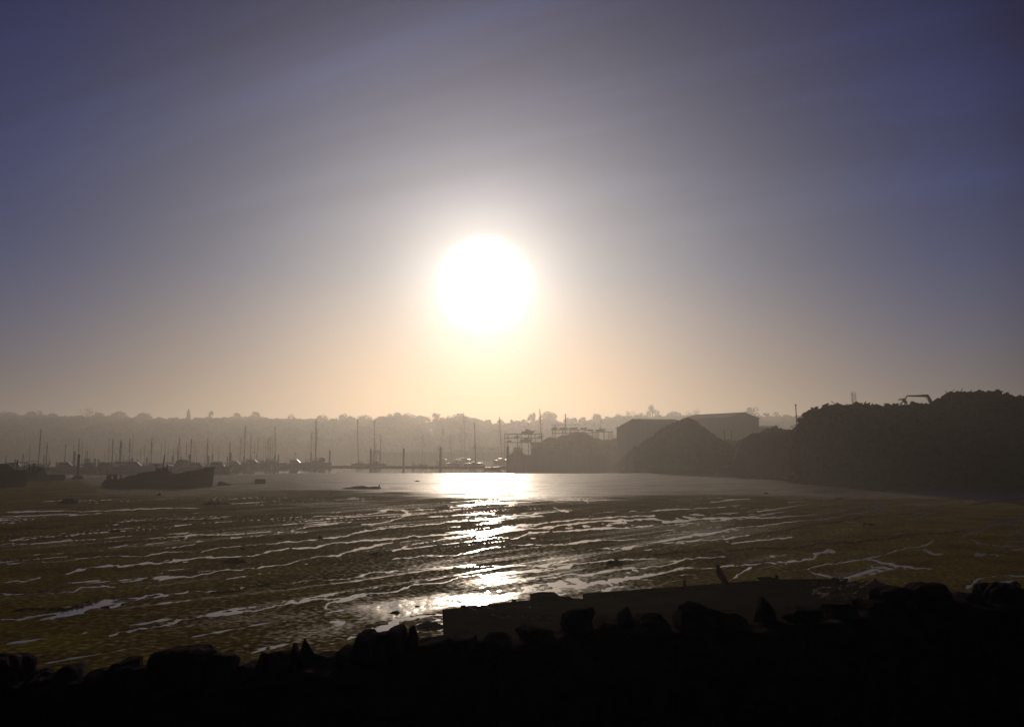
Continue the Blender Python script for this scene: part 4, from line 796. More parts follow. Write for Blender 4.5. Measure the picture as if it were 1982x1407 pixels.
# traces of the old registration on the bow (three illegible worn characters), with the port side facing the photographer
def mark(ptsl, par, y):
    g = MB()
    for (a, b2) in ptsl:
        A_, B_ = L_(*a), L_(*b2); g.tube([(A_[0], y(a[0]), A_[2]), (B_[0], y(b2[0]), B_[2])], .035, 4)
    g.build('registration_mark', M['pale_paint'], par)
def bowy(px):
    t = (px - 214) / 206; return -(2.2 * max(.03, 1 - ((t - .62) / .38) ** 2.4) if t > .62 else 2.2) - .0
for x_ in (383.5, 388.5, 393):
    mark([((x_ - 1, 918.8 - (x_ - 383) * .12), (x_ - .8, 916.6 - (x_ - 383) * .12)), ((x_ - .8, 916.8 - (x_ - 383) * .12), (x_ + 1, 917.6 - (x_ - 383) * .12))], hl, bowy)
# hulk cut off at the left edge
hd = depth_of(942); hk = empty('hulk', ((-5 - CX) * hd / FPX, hd, 0), 'black hulk cut off by the left edge with broken bowsprit struts', 'hulk')
hl2, cxm, s1 = poly_hull(hk, (-80, 50), [(-80, 906), (0, 908), (18, 909.5), (44, 908.5), (47, 912), (50, 920)], 942, hd, 4.6, 'hull', M['timber_wet'], True, .9)
def bar(name, a, b2, ra, par=None, m='timber', y=0.0): MB().tube([L_(*a, y), L_(*b2, y)], ra, 6).build(name, M[m], par or hk)
bar('strut', (44, 922), (74, 907), .14); bar('strut', (40, 909.5), (63, 909), .12); bar('strut', (60, 921), (75, 908), .16); bar('strut', (52.5, 897), (53.5, 916), .09); bar('strut', (61.5, 896), (61.5, 916), .12); bar('gunwale_rail', (14, 896), (50, 894.5), .05); bar('rail_post', (29.5, 890), (29.5, 910), .1); bar('rail_post', (22, 896), (22, 910), .05); bar('rail_post', (43, 896), (43, 909), .05)
MB().prism([(L_(-80, 908)[0], L_(-80, 908)[2]), (L_(-80, 898)[0], L_(-80, 898)[2]), (L_(0, 897)[0], L_(0, 897)[2]), (L_(8, 901)[0], L_(8, 901)[2]), (L_(14, 909)[0], L_(14, 909)[2])], -1.2, 1.2).build('deckhouse', M['timber'], hk)
hd = depth_of(930); h2 = empty('hulk', ((93 - CX) * hd / FPX, hd, 0), 'low dark hull with humped cover between the left hulk and the mooring post', 'hulk')
_, cxm, s1 = poly_hull(h2, (52, 134), [(52, 918), (60, 917), (80, 917.5), (120, 918), (134, 921)], 930, hd, 3.4, 'hull', M['timber_wet'], True, .8)
MB().prism([(L_(x_, y_)[0], L_(x_, y_)[2]) for x_, y_ in ((62, 918), (63, 906), (68, 902.5), (78, 901), (90, 902), (97, 904), (99, 910), (104, 918))], -1.0, 1.0).build('cover', M['canvas'], h2)

# ------------------------------------------------------------------ heaps
def heap(name, label, sil, base, dc, m, cat='heap', back=30, plateau=.0, seed=0, nscrap=0, ssz=(.3, 1.1), noise=.5, part='loose_scrap', zbase=-.5, step=2.2, scrapm=None, boost=0.0):
    x0, x1 = sil[0][0], sil[-1][0]; pxs = np.arange(x0, x1 + step, step); d0 = np.array([depth_of(float(y)) if not isinstance(base, (int, float)) else float(base) for y in (interp(pxs, base) if not isinstance(base, (int, float)) else pxs)])
    rowsn = 46; bk_ = 12; X = np.zeros((rowsn + bk_, len(pxs))); Y = X.copy(); Z = X.copy()
    py = interp(pxs, sil); dcs = np.maximum(dc, d0 + 4); zc = CAMZ + (HZ - py) / FPX * dcs / (math.cos(PITCH) ** 0)
    zc = np.maximum(zc, zbase + .05)
    for i in range(rowsn):
        t = i / (rowsn - 1); d = d0 + (dcs - d0) * t; Y[i] = d; X[i] = (pxs - CX) / FPX * d; Z[i] = zbase + (zc - zbase) * (1 - (1 - t) ** 1.35)
    for i in range(bk_):
        t = (i + 1) / bk_; d = dcs + back * t; Y[rowsn + i] = d; X[rowsn + i] = (pxs - CX) / FPX * dcs * (1 + .0 * t) + 0 * d
        pf = (1 - plateau * min(1, t * 6)) if (plateau and t < .85) else None
        Z[rowsn + i] = zbase + (zc - zbase) * ((1 - plateau * min(1, t * 4)) if (plateau and t < .85) else max(0, 1 - t))
    edge = np.minimum(1, np.minimum(np.arange(rowsn + bk_) / 5.0, (rowsn + bk_ - 1 - np.arange(rowsn + bk_)) / 3.0))[:, None]
    nzz = fbm(X / 6, Y / 6 + Z / 5, 4, 200 + seed) * noise * 2.2 + fbm(X / 1.3, Y / 1.3 + Z, 3, 230 + seed) * noise
    Z2 = Z + nzz * edge * np.clip((Z - zbase) / 3, 0, 1)
    if nscrap == 0 and boost == 0: Z2[rowsn - 4:] = Z2[rowsn - 4:]
    root = empty(name, (0, 0, 0), label, cat); grid_obj('mound', X, Y, Z2, m).parent = root
    if nscrap:
        g = MB(); r_ = np.random.RandomState(900 + seed)
        for _ in range(nscrap):
            i = r_.randint(3, rowsn + 2) if r_.random() < .6 else r_.randint(rowsn - 6, rowsn + 1); j = r_.randint(0, len(pxs)); s_ = r_.uniform(*ssz)
            if Z[i, j] < zbase + .4: continue
            sh = r_.randint(3)
            if sh == 0: g.box((X[i, j], Y[i, j], Z2[i, j] + .05), (s_, s_ * .7, s_ * .15), rz=r_.uniform(0, 3), tilt=(r_.uniform(-.7, .7), r_.uniform(-.7, .7)))
            elif sh == 1: g.box((X[i, j], Y[i, j], Z2[i, j] + .1), (s_ * .5, s_ * .5, s_ * .4), rz=r_.uniform(0, 3), tilt=(r_.uniform(-.7, .7), r_.uniform(-.7, .7)), jit=.08)
            else: g.box((X[i, j], Y[i, j], Z2[i, j] + .1), (s_ * 1.3, .08, .08), rz=r_.uniform(0, 3), tilt=(0, r_.uniform(-.9, .9)))
        o = g.build(part, scrapm or m, root); o['kind'] = 'stuff'
    return root
BIG = [(1528, 925), (1534, 850), (1541.6, 832), (1552, 817), (1558, 808), (1569, 799), (1579.5, 794), (1591, 791), (1617, 790), (1634, 794), (1647, 791), (1657, 790.5), (1681, 789), (1699, 789), (1719, 787.5), (1743, 787), (1769, 783), (1787, 784), (1804, 781), (1813, 778), (1823, 779), (1831, 773), (1838, 766), (1849, 762.5), (1864, 763.5), (1878, 764), (1890, 762), (1916, 762.5), (1933, 765), (1942, 769), (1954, 772), (1968, 773), (1982, 777), (2060, 786), (2200, 800), (2400, 830), (2520, 870)]
heap('scrap_heap', 'huge dark scrap heap filling the right side, with the grab above it', BIG, [(1500, 932), (1560, 938), (1640, 943.5), (1982, 944), (2520, 944)], 143, M['scrap'], back=48, plateau=.28, seed=1, nscrap=3800, noise=.5, ssz=(.3, 1.7), step=2.6)
heap('spoil_heap', 'tall conical grey heap in the middle right in front of the long shed', [(1196, 902), (1204, 885), (1212, 876), (1240, 856), (1266, 841), (1290, 826), (1310, 815), (1326, 810.5), (1337, 810.5), (1350, 817), (1366, 829), (1387, 843), (1398, 851), (1410, 858), (1440, 885), (1460, 905)], [(1196, 906), (1230, 913), (1330, 914.5), (1460, 913)], 232, M['spoil'], back=34, seed=2, noise=.35, step=2, nscrap=700, ssz=(.25, .7), part='loose_rubble')
heap('spoil_heap', 'low dark bank of spoil filling the saddle between two middle heaps', [(1380, 905), (1392, 860), (1402, 850.5), (1415, 851), (1440, 851), (1462, 852), (1480, 862), (1495, 890)], [(1380, 912), (1495, 914)], 226, M['spoil'], back=26, seed=3, noise=.3, step=2, nscrap=300, ssz=(.25, .7), part='loose_rubble')
heap('spoil_heap', 'smaller rounded dark heap tucked against the left foot of the scrap heap', [(1415, 912), (1436, 885), (1446, 868), (1457, 853), (1467, 843), (1478, 832.5), (1489, 826), (1500, 827), (1511, 828), (1526, 836.5), (1534, 840), (1548, 852), (1562, 880), (1572, 905)], [(1415, 914), (1436, 915), (1500, 921), (1572, 927)], 176, M['scrap'], back=30, seed=4, noise=.35, step=1.8, nscrap=600, ssz=(.25, .7), part='loose_rubble')
heap('spoil_heap', 'hazy peaked heap of aggregate behind the quay left of the sheds', [(1046, 885), (1050, 853), (1062, 849), (1075, 851), (1088, 846), (1098, 845), (1108, 841), (1119, 837.5), (1127, 837.5), (1139, 842.5), (1152, 848), (1166, 850), (1180, 851), (1192, 848), (1206, 852), (1220, 850), (1236, 858), (1250, 884)], 337, 358, M['spoil'], back=26, seed=5, noise=.5, step=1.2, zbase=1.0, nscrap=500, ssz=(.3, .9), part='loose_rubble')

# ------------------------------------------------------------------ scrap handler behind the crest
md = 160.0; gx = W(1806, 780, md)[0]; gz = 9.3
mh = empty('scrap_handler', (gx, md, gz), 'scrap handling crane with bent boom and open grab on top of the scrap heap', 'crane')
def ML(px, py, d=md): q = W(px, py, d); return (q[0] - gx, d - md, q[2] - gz)
for s_ in (-1, 1): MB().box((.3, s_ * 1.15, .45), (3.6, .5, .8), jit=.03).tube([(-1.5, s_ * 1.15 - .26, .45), (-1.5, s_ * 1.15 + .26, .45)], .42, 12).tube([(2.1, s_ * 1.15 - .26, .45), (2.1, s_ * 1.15 + .26, .45)], .42, 12).build('track', M['rubber'], mh)
MB().prism([(-1.2, .95), (3.0, .95), (3.1, 2.1), (1.2, 2.3), (-1.0, 2.0)], -1.2, 1.2).build('engine_body', M['machine'], mh)
cabm = MB().prism([(-1.3, 1.1), (.1, 1.1), (.1, 2.9), (-1.0, 2.9), (-1.4, 2.2)], -1.25, -.3).build('cab', M['machine'], mh)
MB().box((-.62, -.78, 2.35), (.9, 1.0, .75)).build('window', M['glass'], cabm)
b0 = ML(1806, 788); b1 = ML(1803, 779); b2_ = ML(1797, 768.5, 159.5); e1 = ML(1793.5, 765.3, 159.2)
bmx = MB().tube([(.2, 0, 1.9), b0, b1, b2_, e1], [.34, .32, .28, .25, .24], 6).build('boom', M['machine'], mh)
MB().tube([ML(1800.5, 781), ML(1792.5, 770, 159.2)], .055, 6).tube([ML(1799.5, 780), ML(1796, 774)], .09, 6).build('hydraulic_cylinder', M['mast'], mh)
MB().tube([ML(1795.5, 766.2, 159.2), ML(1787, 766, 158.3), ML(1772, 766.3, 157.4), ML(1756, 766, 156.6)], [.28, .24, .17, .12], 6).build('arm', M['machine'], mh)
MB().tube([ML(1756, 766, 156.6), ML(1753.6, 769.5, 156.5), ML(1751.8, 773, 156.5)], [.11, .1, .17], 6).build('grab_link', M['machine'], mh)
gr = MB().tube([ML(1747.5, 771.5, 156.4), ML(1749.5, 774.5, 156.4), ML(1753.3, 780, 156.4)], [.17, .27, .2], 8).build('grab', M['rust'], mh)
for pts in ([(1748, 774), (1745, 773), (1742, 772.6), (1740, 774), (1739.3, 776.5)], [(1749, 776), (1746.5, 778.5), (1744, 781), (1743, 783)], [(1753, 778), (1752.5, 781), (1750.5, 783.5), (1748.5, 785)], [(1752, 776), (1755, 777.5), (1755.5, 780), (1754, 783)], [(1748.5, 772), (1747.8, 771), (1748.3, 770.5)]):
    MB().tube([ML(a, b, 156.4 + (a - 1748) * .05) for a, b in pts], [.13] + [.12] * (len(pts) - 2) + [.03], 5).build('claw', M['rust'], gr)

# ------------------------------------------------------------------ sheds, mast, quays
def shed(name, label, corner, ang, Wd, Ln, ze, zr, z0=1.2, cat='shed', doors=True, back=1):
    """corner = near gable corner; gable runs (sideways) Wd, body runs Ln along ang"""
    root = empty(name, (corner[0], corner[1], z0), label, cat, None, ang); ze -= z0; zr -= z0
    MB().add([(0, 0, 0), (0, Wd, 0), (0, Wd, ze), (0, Wd / 2, zr), (0, 0, ze), (Ln, 0, 0), (Ln, Wd, 0), (Ln, Wd, ze), (Ln, Wd / 2, zr), (Ln, 0, ze)],
             [(0, 4, 3, 2, 1), (5, 6, 7, 8, 9), (0, 5, 9, 4), (1, 2, 7, 6), (0, 1, 6, 5)]).build('wall', M['shed'], root)
    o = .35; t_ = .18; sl = (zr - ze) / (Wd / 2)
    rf = MB().add([(-o, -o, ze - sl * o + .02), (Ln + o, -o, ze - sl * o + .02), (Ln + o, Wd / 2, zr + .02), (-o, Wd / 2, zr + .02), (-o, Wd + o, ze - sl * o + .02), (Ln + o, Wd + o, ze - sl * o + .02)] +
                  [(-o, -o, ze - sl * o + t_ + .02), (Ln + o, -o, ze - sl * o + t_ + .02), (Ln + o, Wd / 2, zr + t_ + .02), (-o, Wd / 2, zr + t_ + .02), (-o, Wd + o, ze - sl * o + t_ + .02), (Ln + o, Wd + o, ze - sl * o + t_ + .02)],
                  [(0, 3, 2, 1), (3, 4, 5, 2), (6, 7, 8, 9), (9, 8, 11, 10), (0, 1, 7, 6), (4, 10, 11, 5), (0, 6, 9, 3), (3, 9, 10, 4), (1, 2, 8, 7), (2, 5, 11, 8)]).build('roof', M['roof'], root)
    if doors:
        MB().box((-.06, Wd / 2, min(2.6, ze * .35)), (.12, min(5, Wd * .3), min(5.2, ze * .7))).build('door', M['hull_grey'], root)
        for k2 in range(max(1, int(Ln // 6))): MB().box((3 + k2 * 6, -.05, ze * .78), (2.6, .1, .8)).build('window', M['glass'], root)
    return root
c1 = W(1264, 870, 300); shed('industrial_shed', 'hazy grey shed with pitched roof behind the left side of the conical heap', (c1[0], 300), R(18), 29, 16, 13.6, 16.5)
c2 = W(1412, 870, 326); a2 = math.atan2(9.4, -5.7 * 1.0)
def shed2():
    axis = math.atan2(28, -17); ln = 26; wd_ = 15.5                     # body runs left and back from the gable
    root = empty('industrial_shed', (c2[0], 326, 1.2), 'tall hazy shed with its gable end turned right behind the low spoil bank', 'shed', None, axis)
    # gable along local -y (to the right in the view)
    ze, zr = 16.4, 18.4
    MB().add([(0, 0, 0), (0, -wd_, 0), (0, -wd_, ze), (0, -wd_ / 2, zr), (0, 0, ze), (ln, 0, 0), (ln, -wd_, 0), (ln, -wd_, ze), (ln, -wd_ / 2, zr), (ln, 0, ze)],
             [(0, 1, 2, 3, 4), (5, 9, 8, 7, 6), (0, 4, 9, 5), (1, 6, 7, 2), (0, 5, 6, 1)]).build('wall', M['shed'], root)
    rf = MB()
    for s0, s1_ in ((.3, -wd_ / 2), (-wd_ - .3, -wd_ / 2)):
        rf.add([(-.3, s0, ze - .06), (ln + .3, s0, ze - .06), (ln + .3, s1_, zr + .02), (-.3, s1_, zr + .02), (-.3, s0, ze + .14), (ln + .3, s0, ze + .14), (ln + .3, s1_, zr + .2), (-.3, s1_, zr + .2)], [(0, 1, 2, 3), (7, 6, 5, 4), (0, 4, 5, 1), (0, 3, 7, 4), (1, 5, 6, 2)])
    rf.build('roof', M['roof'], root)
    MB().box((-.06, -wd_ / 2, 2.6), (.12, 5, 5.2)).build('door', M['hull_grey'], root)
shed2()
c3 = W(1458, 870, 352); shed('low_shed', 'low flat roofed shed peeping out right of the tall gabled shed', (c3[0], 352), R(2), 8, 9.5, 14.6, 15.2, doors=False)
qw = empty('quay_wall', (0, 0, 0), 'long low hazy quay wall across the middle of the river', 'quay wall')
A, B = W(737, 880, 540), W(988, 880, 540); MB().box(((A[0] + B[0]) / 2, 539.6, 2.0), (B[0] - A[0], .8, 6.2)).build('face', M['sheet'], qw)
MB().box(((A[0] + B[0]) / 2, 539.5, 5.2), (B[0] - A[0], 1.3, .24)).build('capping', M['concrete'], qw)
for k2 in range(22): MB().box((A[0] + (B[0] - A[0]) * (k2 + .5) / 22, 539.0, 2.0), (.35, .35, 6)).build('fender', M['timber'], qw)
q2 = empty('quay_wall', (0, 0, 0), 'dark sheet piled quay face below the boat racks and aggregate heap', 'quay wall')
A, B = W(986, 885, 331), W(1216, 885, 331); MB().box(((A[0] + B[0]) / 2, 330.6, 1.2), (B[0] - A[0], .7, 5.2)).build('face', M['sheet'], q2)
MB().box(((A[0] + B[0]) / 2, 330.5, 3.9), (B[0] - A[0], 1.1, .22)).build('capping', M['sheet'], q2)
for k2 in range(9):
    xk = A[0] + (B[0] - A[0]) * (k2 + .5 + .3 * math.sin(k2 * 5)) / 9; MB().tube([(xk, 330.0, -1), (xk, 330.0, 4.2 + .7 * math.sin(k2 * 3))], .2, 7).build('fender_pile', M['sheet'], q2)
for px, d, wd_, ze, lab in ((1030, 350, 9.5, 7.6, 'low dark workshop at the foot of the open boat rack'), (1062, 347, 8, 9.4, 'dark workshop with low pitched roof left of the peaked heap'), (1084, 366, 11, 9.9, 'wider low workshop half hidden by the peaked heap')):
    q = W(px, 870, d); shed('workshop', lab, (q[0], d), R(-4), 7, wd_, ze, ze + .9, 1.2)
def container(px, d, z, lab, m, rz=0.0, ln=6.1):
    q = W(px, 870, d); root = empty('storage_container', (q[0], d, z), lab, 'container', 'containers and skips on the quay', rz)
    b_ = MB().box((0, 0, 1.3), (ln, 2.4, 2.55))
    for k2 in range(int(ln / .5)): b_.box((-ln / 2 + .3 + k2 * .5, -1.23, 1.3), (.2, .06, 2.3))
    b_.build('body', M[m], root); MB().box((ln / 2 + .03, 0, 1.3), (.05, 2.2, 2.4)).build('door', M[m], root)
for a in ((997, 339, 3.9 - 2.7, 'low container at the very left end of the dark quay', 'hull_blue', .1), (1013, 337, 1.2, 'dull container on the quay below the left part of the open rack', 'hull_red', -.1), (1044, 336, 1.2, 'dull container on the quay below the tall leaning mast', 'hull_grey', .05), (1044, 336, 3.82, 'second container stacked on top of the one below the leaning mast', 'hull_blue', .12), (1216, 340, 1.2, 'container on the quay at the foot of the long shed', 'hull_grey', .1), (1232, 345, 1.2, 'container tucked behind the left foot of the conical heap', 'hull_red', -.1)): container(*a)
sh1 = W(908.5, 870, 548); shed('quayside_shed', 'boxy hazy shed on the quay, left one behind the dark gaff yacht', (sh1[0], 548), 0, 6, 9.2, 8.4, 8.9, 4.4)
sh2 = W(942, 870, 548); shed('quayside_shed', 'boxy hazy shed on the quay, right one left of the leaning mast', (sh2[0], 548), 0, 6, 7.9, 7.7, 8.2, 4.4)
jt = W(722, 880, 430); jr = empty('jetty_platform', (jt[0] + 1.6, 430, 0), 'small raised platform on legs behind the paired pontoon yachts', 'platform')
MB().box((0, 0, 5.0), (3.4, 3, 1.9)).build('cabin', M['shed'], jr)
for a in (-1.5, 0, 1.5):
    for b in (-1.2, 1.2): MB().tube([(a, b, -1), (a, b, 4.1)], .16, 6).build('leg', M['pile'], jr)

# boat racks
def rack(name, label, d, x0, x1, levels, posts, y2=4.5):
    root = empty(name, (0, 0, 0), label, 'boat rack', 'steel racks for storing boats')
    a, b = W(x0, 850, d)[0], W(x1, 850, d)[0]
    for py in levels:
        z = W(x0, py, d)[2]
        for yy in (0, y2): MB().box(((a + b) / 2, d + yy, z), (b - a, .2, .28)).build('beam', M['pile'], root)
    zt = W(x0, levels[0], d)[2] - .14
    for px in posts:
        x = W(px, 850, d)[0]
        for yy in (.2, y2 - .2): MB().tube([(x, d + yy, 1.2), (x, d + yy, zt)], .13, 5).build('post', M['pile'], root)
rack('boat_rack', 'three tier open steel boat rack right of the thick dark pile', 352, 976, 1050, [840, 847.5, 856], [977, 983, 1002, 1009, 1023, 1028, 1036, 1049])
rack('boat_rack', 'long boat rack behind the peaked aggregate heap', 392, 1068, 1150, [831.5, 838], [1070, 1075, 1090, 1105, 1120, 1133, 1148])
rack('boat_rack', 'short boat rack just left of the long shed', 385, 1146, 1186, [835.5], [1148, 1154, 1158.5, 1170, 1180, 1185])
def rackboat(px, d, py, wpx, lab, hd=.15, cab=.7, hullm='hull_grey', mast=None):
    z = W(px, py, d)[2] + .45; Lh = wpx / FPX * d
    return motorboat(px, d + 2.2, Lh, lab, hd, z0=z, hullm=hullm, cab=cab, mast=mast, group='boats stored on the racks')
rackboat(1023, 352, 840, 27, 'motor boat on the top tier of the open rack, thin mast behind', .1, 1.0, 'hull_blue', mast=815)
rackboat(1001, 352, 847.5, 12, 'small boat on the middle tier at the left of the open rack', .1, .6)
rackboat(987, 352, 856, 11, 'small low boat on the bottom tier at the left of the open rack', .2, .3)
rackboat(1019, 352, 856, 25, 'greenish hull on the bottom tier of the open rack', .1, .9, 'hull_blue')
rackboat(1047, 352, 847.5, 12, 'boat on the middle tier at the right end of the open rack', .2, .8)
rackboat(1074, 392, 831.5, 14, 'tall cabin cruiser at the left end of the long rack', .3, 1.5, 'hull_blue')
rackboat(1092, 392, 831.5, 17, 'low boat second from left on the long rack beside the signal mast', .1, .3)
rackboat(1112, 392, 831.5, 17, 'low boat in the middle of the long rack right of the signal mast', .1, .3)
rackboat(1131, 392, 831.5, 14, 'flat hull near the right end of the long rack', .1, .25)
rackboat(1144, 385, 835.5, 10, 'little boat with a hoop at the left end of the short rack', .2, 1.4)
rackboat(1164, 385, 835.5, 20, 'sleek cruiser with mast on the short rack beside the long shed', .1, .9, 'hull_blue', mast=812)
# laid up boats around the yard edge
for px, d, w_, lab in ((1002, 342, 20, 'dark cruiser ashore below the open rack, left one'), (1027, 345, 20, 'dark cruiser ashore below the open rack, middle one'), (1052, 341, 22, 'dark cruiser ashore below the tall leaning mast'), (1190, 365, 20, 'dark boat ashore between the aggregate heap and long shed')):
    motorboat(px, d, w_ / FPX * d, lab, .2, z0=1.9, hullm='hull_blue', cab=1.5, group='boats laid up ashore', arch=True)
sm = empty('signal_mast', (W(1094.7, 850, 396)[0], 396, 1.2), 'thick signal mast with yard and stays behind the long boat rack', 'mast'); zt = W(1094.7, 801, 396)[2] - 1.2
MB().tube([(0, 0, 0), (0, 0, zt)], [.35, .2], 8).build('pole', M['pile'], sm)
MB().tube([(-6.5, 0, zt * .76), (6.5, 0, zt * .77)], .09, 5).build('yard', M['pile'], sm)
MB().tube([(0, 0, zt - .1), (-7, 0, zt * .62)], .04, 4).tube([(0, 0, zt - .1), (9.5, 0, zt * .78)], .04, 4).build('stay', M['rig'], sm)
rm = empty('lattice_mast', (W(1654, 800, 230)[0], 230, 1.2), 'slender lattice radio mast standing behind the scrap heap', 'mast'); zt = W(1654, 758.6, 230)[2] - 1.2; hw = .38
for sx in (-1, 1):
    for sy in (-1, 1): MB().tube([(sx * hw, sy * hw, 0), (sx * hw, sy * hw, zt)], .07 if sx < 0 else .045, 5).build('upright', M['pile'], rm)
lt = MB()
for k2 in range(int(zt / .9)):
    z = k2 * .9; s_ = 1 if k2 % 2 else -1
    for sy in (-1, 1): lt.tube([(-s_ * hw, sy * hw, z), (s_ * hw, sy * hw, z + .9)], .022, 3)
    for sx in (-1, 1): lt.tube([(sx * hw, -s_ * hw, z), (sx * hw, s_ * hw, z + .9)], .022, 3)
lt.build('bracing', M['pile'], rm)
pp = empty('leaning_pole', (W(1545, 850, 215)[0], 215, 1.2), 'thin leaning pole rising left of the great scrap heap', 'pole')
tq = W(1540, 783, 215); MB().tube([(0, 0, 0), (tq[0] - pp.location[0], 0, tq[2] - 1.2)], [.16, .11], 6).build('shaft', M['timber'], pp); MB().box((tq[0] - pp.location[0], 0, tq[2] - 1.3), (.35, .35, .3)).build('cap', M['timber'], pp)
for px, yt, d, lab in ((1402, 832, 232, 'short post standing on the low spoil bank'), (1416, 835, 250, 'fainter short post right of the one on the spoil bank')):
    q = W(px, yt, d); o = empty('post', (q[0], d, 3), lab, 'post', 'posts on the spoil bank'); MB().tube([(0, 0, 0), (0, 0, q[2] - 3)], .12, 6).build('shaft', M['timber'], o); MB().box((0, 0, q[2] - 3.1), (.3, .3, .2)).build('cap', M['timber'], o)

# ------------------------------------------------------------------ trees that stand clear of the woodland skyline
def tree(px, top, wpx, kind, lab, d=1006, m='leaf', leaf=.95, n=900, ground=None, hpx=None):
    x = W(px, 850, d)[0]; zt = W(px, top, d)[2]; g = ground if ground is not None else float(hill_z(np.array(x), np.array(min(d, 1010)))); s1 = d / FPX
    root = empty('tree', (x, d, g), lab, 'tree', 'trees standing up from the far woodland'); H = zt - g; hw = wpx / 2 * s1; r_ = np.random.RandomState(int(px * 3 + top))
    b_ = MB().tube([(0, 0, -1), (0, 0, H * .45), (.1, 0, H * .8)], [hw * .1 + .15, hw * .07 + .12, .08], 6); tips = []
    for k2 in range(9):
        a = r_.uniform(0, 6.28); z0_ = H * r_.uniform(.3, .6); q = (hw * .7 * math.cos(a), hw * .7 * math.sin(a), z0_ + H * r_.uniform(.12, .32)); b_.tube([(0, 0, z0_), q], [.14, .05], 4); tips.append(q)
    b_.build('trunk', M['bark'], root)
    clumps = []
    if kind == 'round' or kind == 'bare':
        for k2 in range(16): v = r_.normal(size=3); v /= np.linalg.norm(v); clumps.append((v * np.array([hw * .62, hw * .62, H * .3]) + np.array([0, 0, H * .66]), hw * r_.uniform(.28, .42)))
    elif kind == 'tall':
        for k2 in range(20): v = r_.normal(size=3); v /= np.linalg.norm(v); clumps.append((v * np.array([hw * .6, hw * .6, H * .42]) + np.array([0, 0, H * .53]), hw * r_.uniform(.3, .45)))
    elif kind == 'spire':
        for k2 in range(14): t_ = k2 / 13; clumps.append((np.array([r_.uniform(-.2, .2) * hw, 0, H * (.35 + .6 * t_)]), hw * (1.05 - .75 * t_)))
    else:  # flat layered pine
        for k2 in range(15): clumps.append((np.array([r_.uniform(-.7, .7) * hw, r_.uniform(-.5, .5) * hw, H * r_.uniform(.5, .93)]), hw * r_.uniform(.25, .4)))
    nn = int(n * (.5 if kind == 'bare' else 1)); per = max(1, nn // len(clumps)); P_ = []
    for c_, rr_ in clumps:
        v = r_.normal(size=(per, 3)); v /= np.linalg.norm(v, axis=1)[:, None]; v *= r_.uniform(.3, 1.0, (per, 1)) ** .4
        if kind == 'flat': v[:, 2] *= .6
        P_.append(c_ + v * rr_)
    P_ = np.concatenate(P_); P_[:, 2] = np.where(P_[:, 2] > H * .5, H * .5 + (P_[:, 2] - H * .5) * (H * .5) / max(P_[:, 2].max() - H * .5, .1), P_[:, 2])
    quad_obj('crown', quads(P_, leaf * (.6 if kind == 'bare' else 1), int(px), .75), M[m], root)
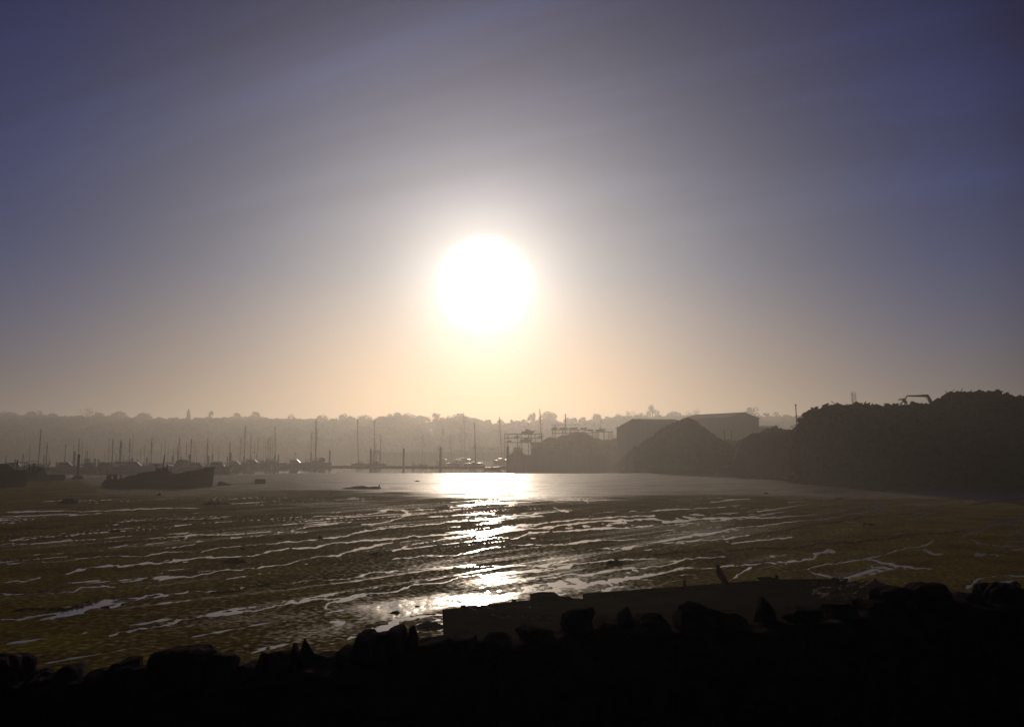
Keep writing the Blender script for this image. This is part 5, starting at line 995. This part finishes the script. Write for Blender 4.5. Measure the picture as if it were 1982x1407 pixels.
for px, top, w_, kd, lab in [
 (12, 796, 30, 'round', 'broad rounded tree on the skyline at the far left edge'), (66, 795, 26, 'round', 'rounded treetop on the skyline above the left hulk'), (97, 800, 20, 'round', 'lower rounded treetop left of the see-through tree'),
 (165, 789, 28, 'bare', 'rounded see-through tree standing highest over the left woodland'), (188, 798, 18, 'round', 'dark treetop just right of the see-through tree'), (226, 796, 26, 'round', 'domed treetop above the wreck stern'), (276, 799, 26, 'round', 'domed treetop above the middle of the wreck'),
 (363, 792, 8, 'spire', 'small pointed conifer poking above the left woodland'), (407, 796, 9, 'round', 'small lollipop tree poking above the woodland'), (457, 799, 18, 'round', 'low treetop over the tall-masted pair'), (492, 797, 16, 'round', 'clumped treetop above the dense mast clump'),
 (562, 801, 16, 'bare', 'thin bare treetop above the fishing launch'), (622, 802, 22, 'round', 'rounded treetop left of the first dip in the skyline'), (665, 800, 17, 'round', 'tree rising steeply right of the first dip in the skyline'), (706, 803, 26, 'round', 'wide rounded treetop above the deckhouse yacht'),
 (764, 798, 24, 'round', 'big rounded tree right of the second dip in the skyline'), (791, 799, 22, 'round', 'big rounded tree, right neighbour of the big one'), (819, 804, 24, 'round', 'sloping rounded treetop left of the layered pine'), (847, 800, 22, 'flat', 'layered pine with open branches below the sun'),
 (877, 803, 24, 'round', 'rounded treetop right of the layered pine'), (890, 800, 14, 'flat', 'flat topped tree left of the tallest river mast'), (929, 813, 12, 'round', 'small low treetop below the sun right of the tallest mast'), (944, 812, 14, 'round', 'low double treetop right of the small one below the sun'), (972, 811, 22, 'round', 'rounded treetop behind the thick leaning mast'),
 (992, 812, 10, 'round', 'small round treetop between the leaning mast and rack'), (1013, 812, 16, 'round', 'low treetop left of the open forked tree'), (1028, 799, 15, 'flat', 'open forked tree with sky showing through above the rack'), (1060, 796, 28, 'round', 'large bold rounded tree right of the tall yacht ashore'),
 (1098, 809, 14, 'round', 'small treetop just right of the signal mast top'), (1112, 808, 14, 'round', 'small treetop left of the gap with bright sky'), (1127, 807, 12, 'round', 'small treetop right of the gap with bright sky'), (1156, 801, 14, 'round', 'rounded treetop above the short boat rack'), (1175, 806, 14, 'round', 'low treetop left of the long shed'),
 (1200, 800, 20, 'bare', 'thin feathery treetop above the left end of the long shed'), (1222, 793, 22, 'bare', 'feathery tree above the shed roof peak'), (1240, 799, 16, 'bare', 'lower feathery tree right of the one above the roof peak'), (1264, 783, 24, 'tall', 'tallest skyline tree, upright oval, above the long shed'),
 (1306, 796, 26, 'round', 'rounded tree right of the tallest skyline tree'), (1330, 796, 18, 'bare', 'small bare tree left of the wide bare tree'), (1346, 791, 20, 'bare', 'wide bare tree above the shed ridge'), (1459, 787, 20, 'round', 'round dark tree just right of the gabled shed'), (1445, 796, 8, 'round', 'tiny round tree touching the gabled shed roof'),
 (1484, 800, 12, 'flat', 'sparse bush on the skyline right of the round dark tree'), (1505, 797, 20, 'bare', 'bare spreading tree above the smaller rounded heap'), (1524, 803, 16, 'round', 'low tree left of the thin leaning pole'), (1552, 806, 14, 'round', 'low tree right of the thin leaning pole')]:
    tree(px, top, w_ * (1.5 if kd == 'round' and w_ > 10 else 1.15), kd, lab)
tree(849, 861.5, 22, 'bare', 'small bare tree on the quay behind the right bare pile', d=545, leaf=.6, n=500, ground=4.4)
for px, top, w_, lab in ((890, 871, 26, 'low dark bush on the quay below the tallest river mast'), (1002, 862, 30, 'hazy bush at the left end of the boat rack quay')):
    d = 546 if px < 980 else 340; o = empty('bush', (W(px, 870, d)[0], d, 4.4 if d > 500 else 1.2), lab, 'bush'); H = W(px, top, d)[2] - o.location[2]; hw = w_ / 2 * d / FPX; r_ = np.random.RandomState(px)
    v = r_.normal(size=(500, 3)); v /= np.linalg.norm(v, axis=1)[:, None]; v[:, 2] = np.abs(v[:, 2]); quad_obj('foliage', quads(v * np.array([hw, 1.5, H]) * r_.uniform(.5, 1, (500, 1)), .5, px, .8), M['leaf'], o)
    MB().tube([(0, 0, 0), (0, 0, H * .6)], .12, 5).build('stem', M['bark'], o)
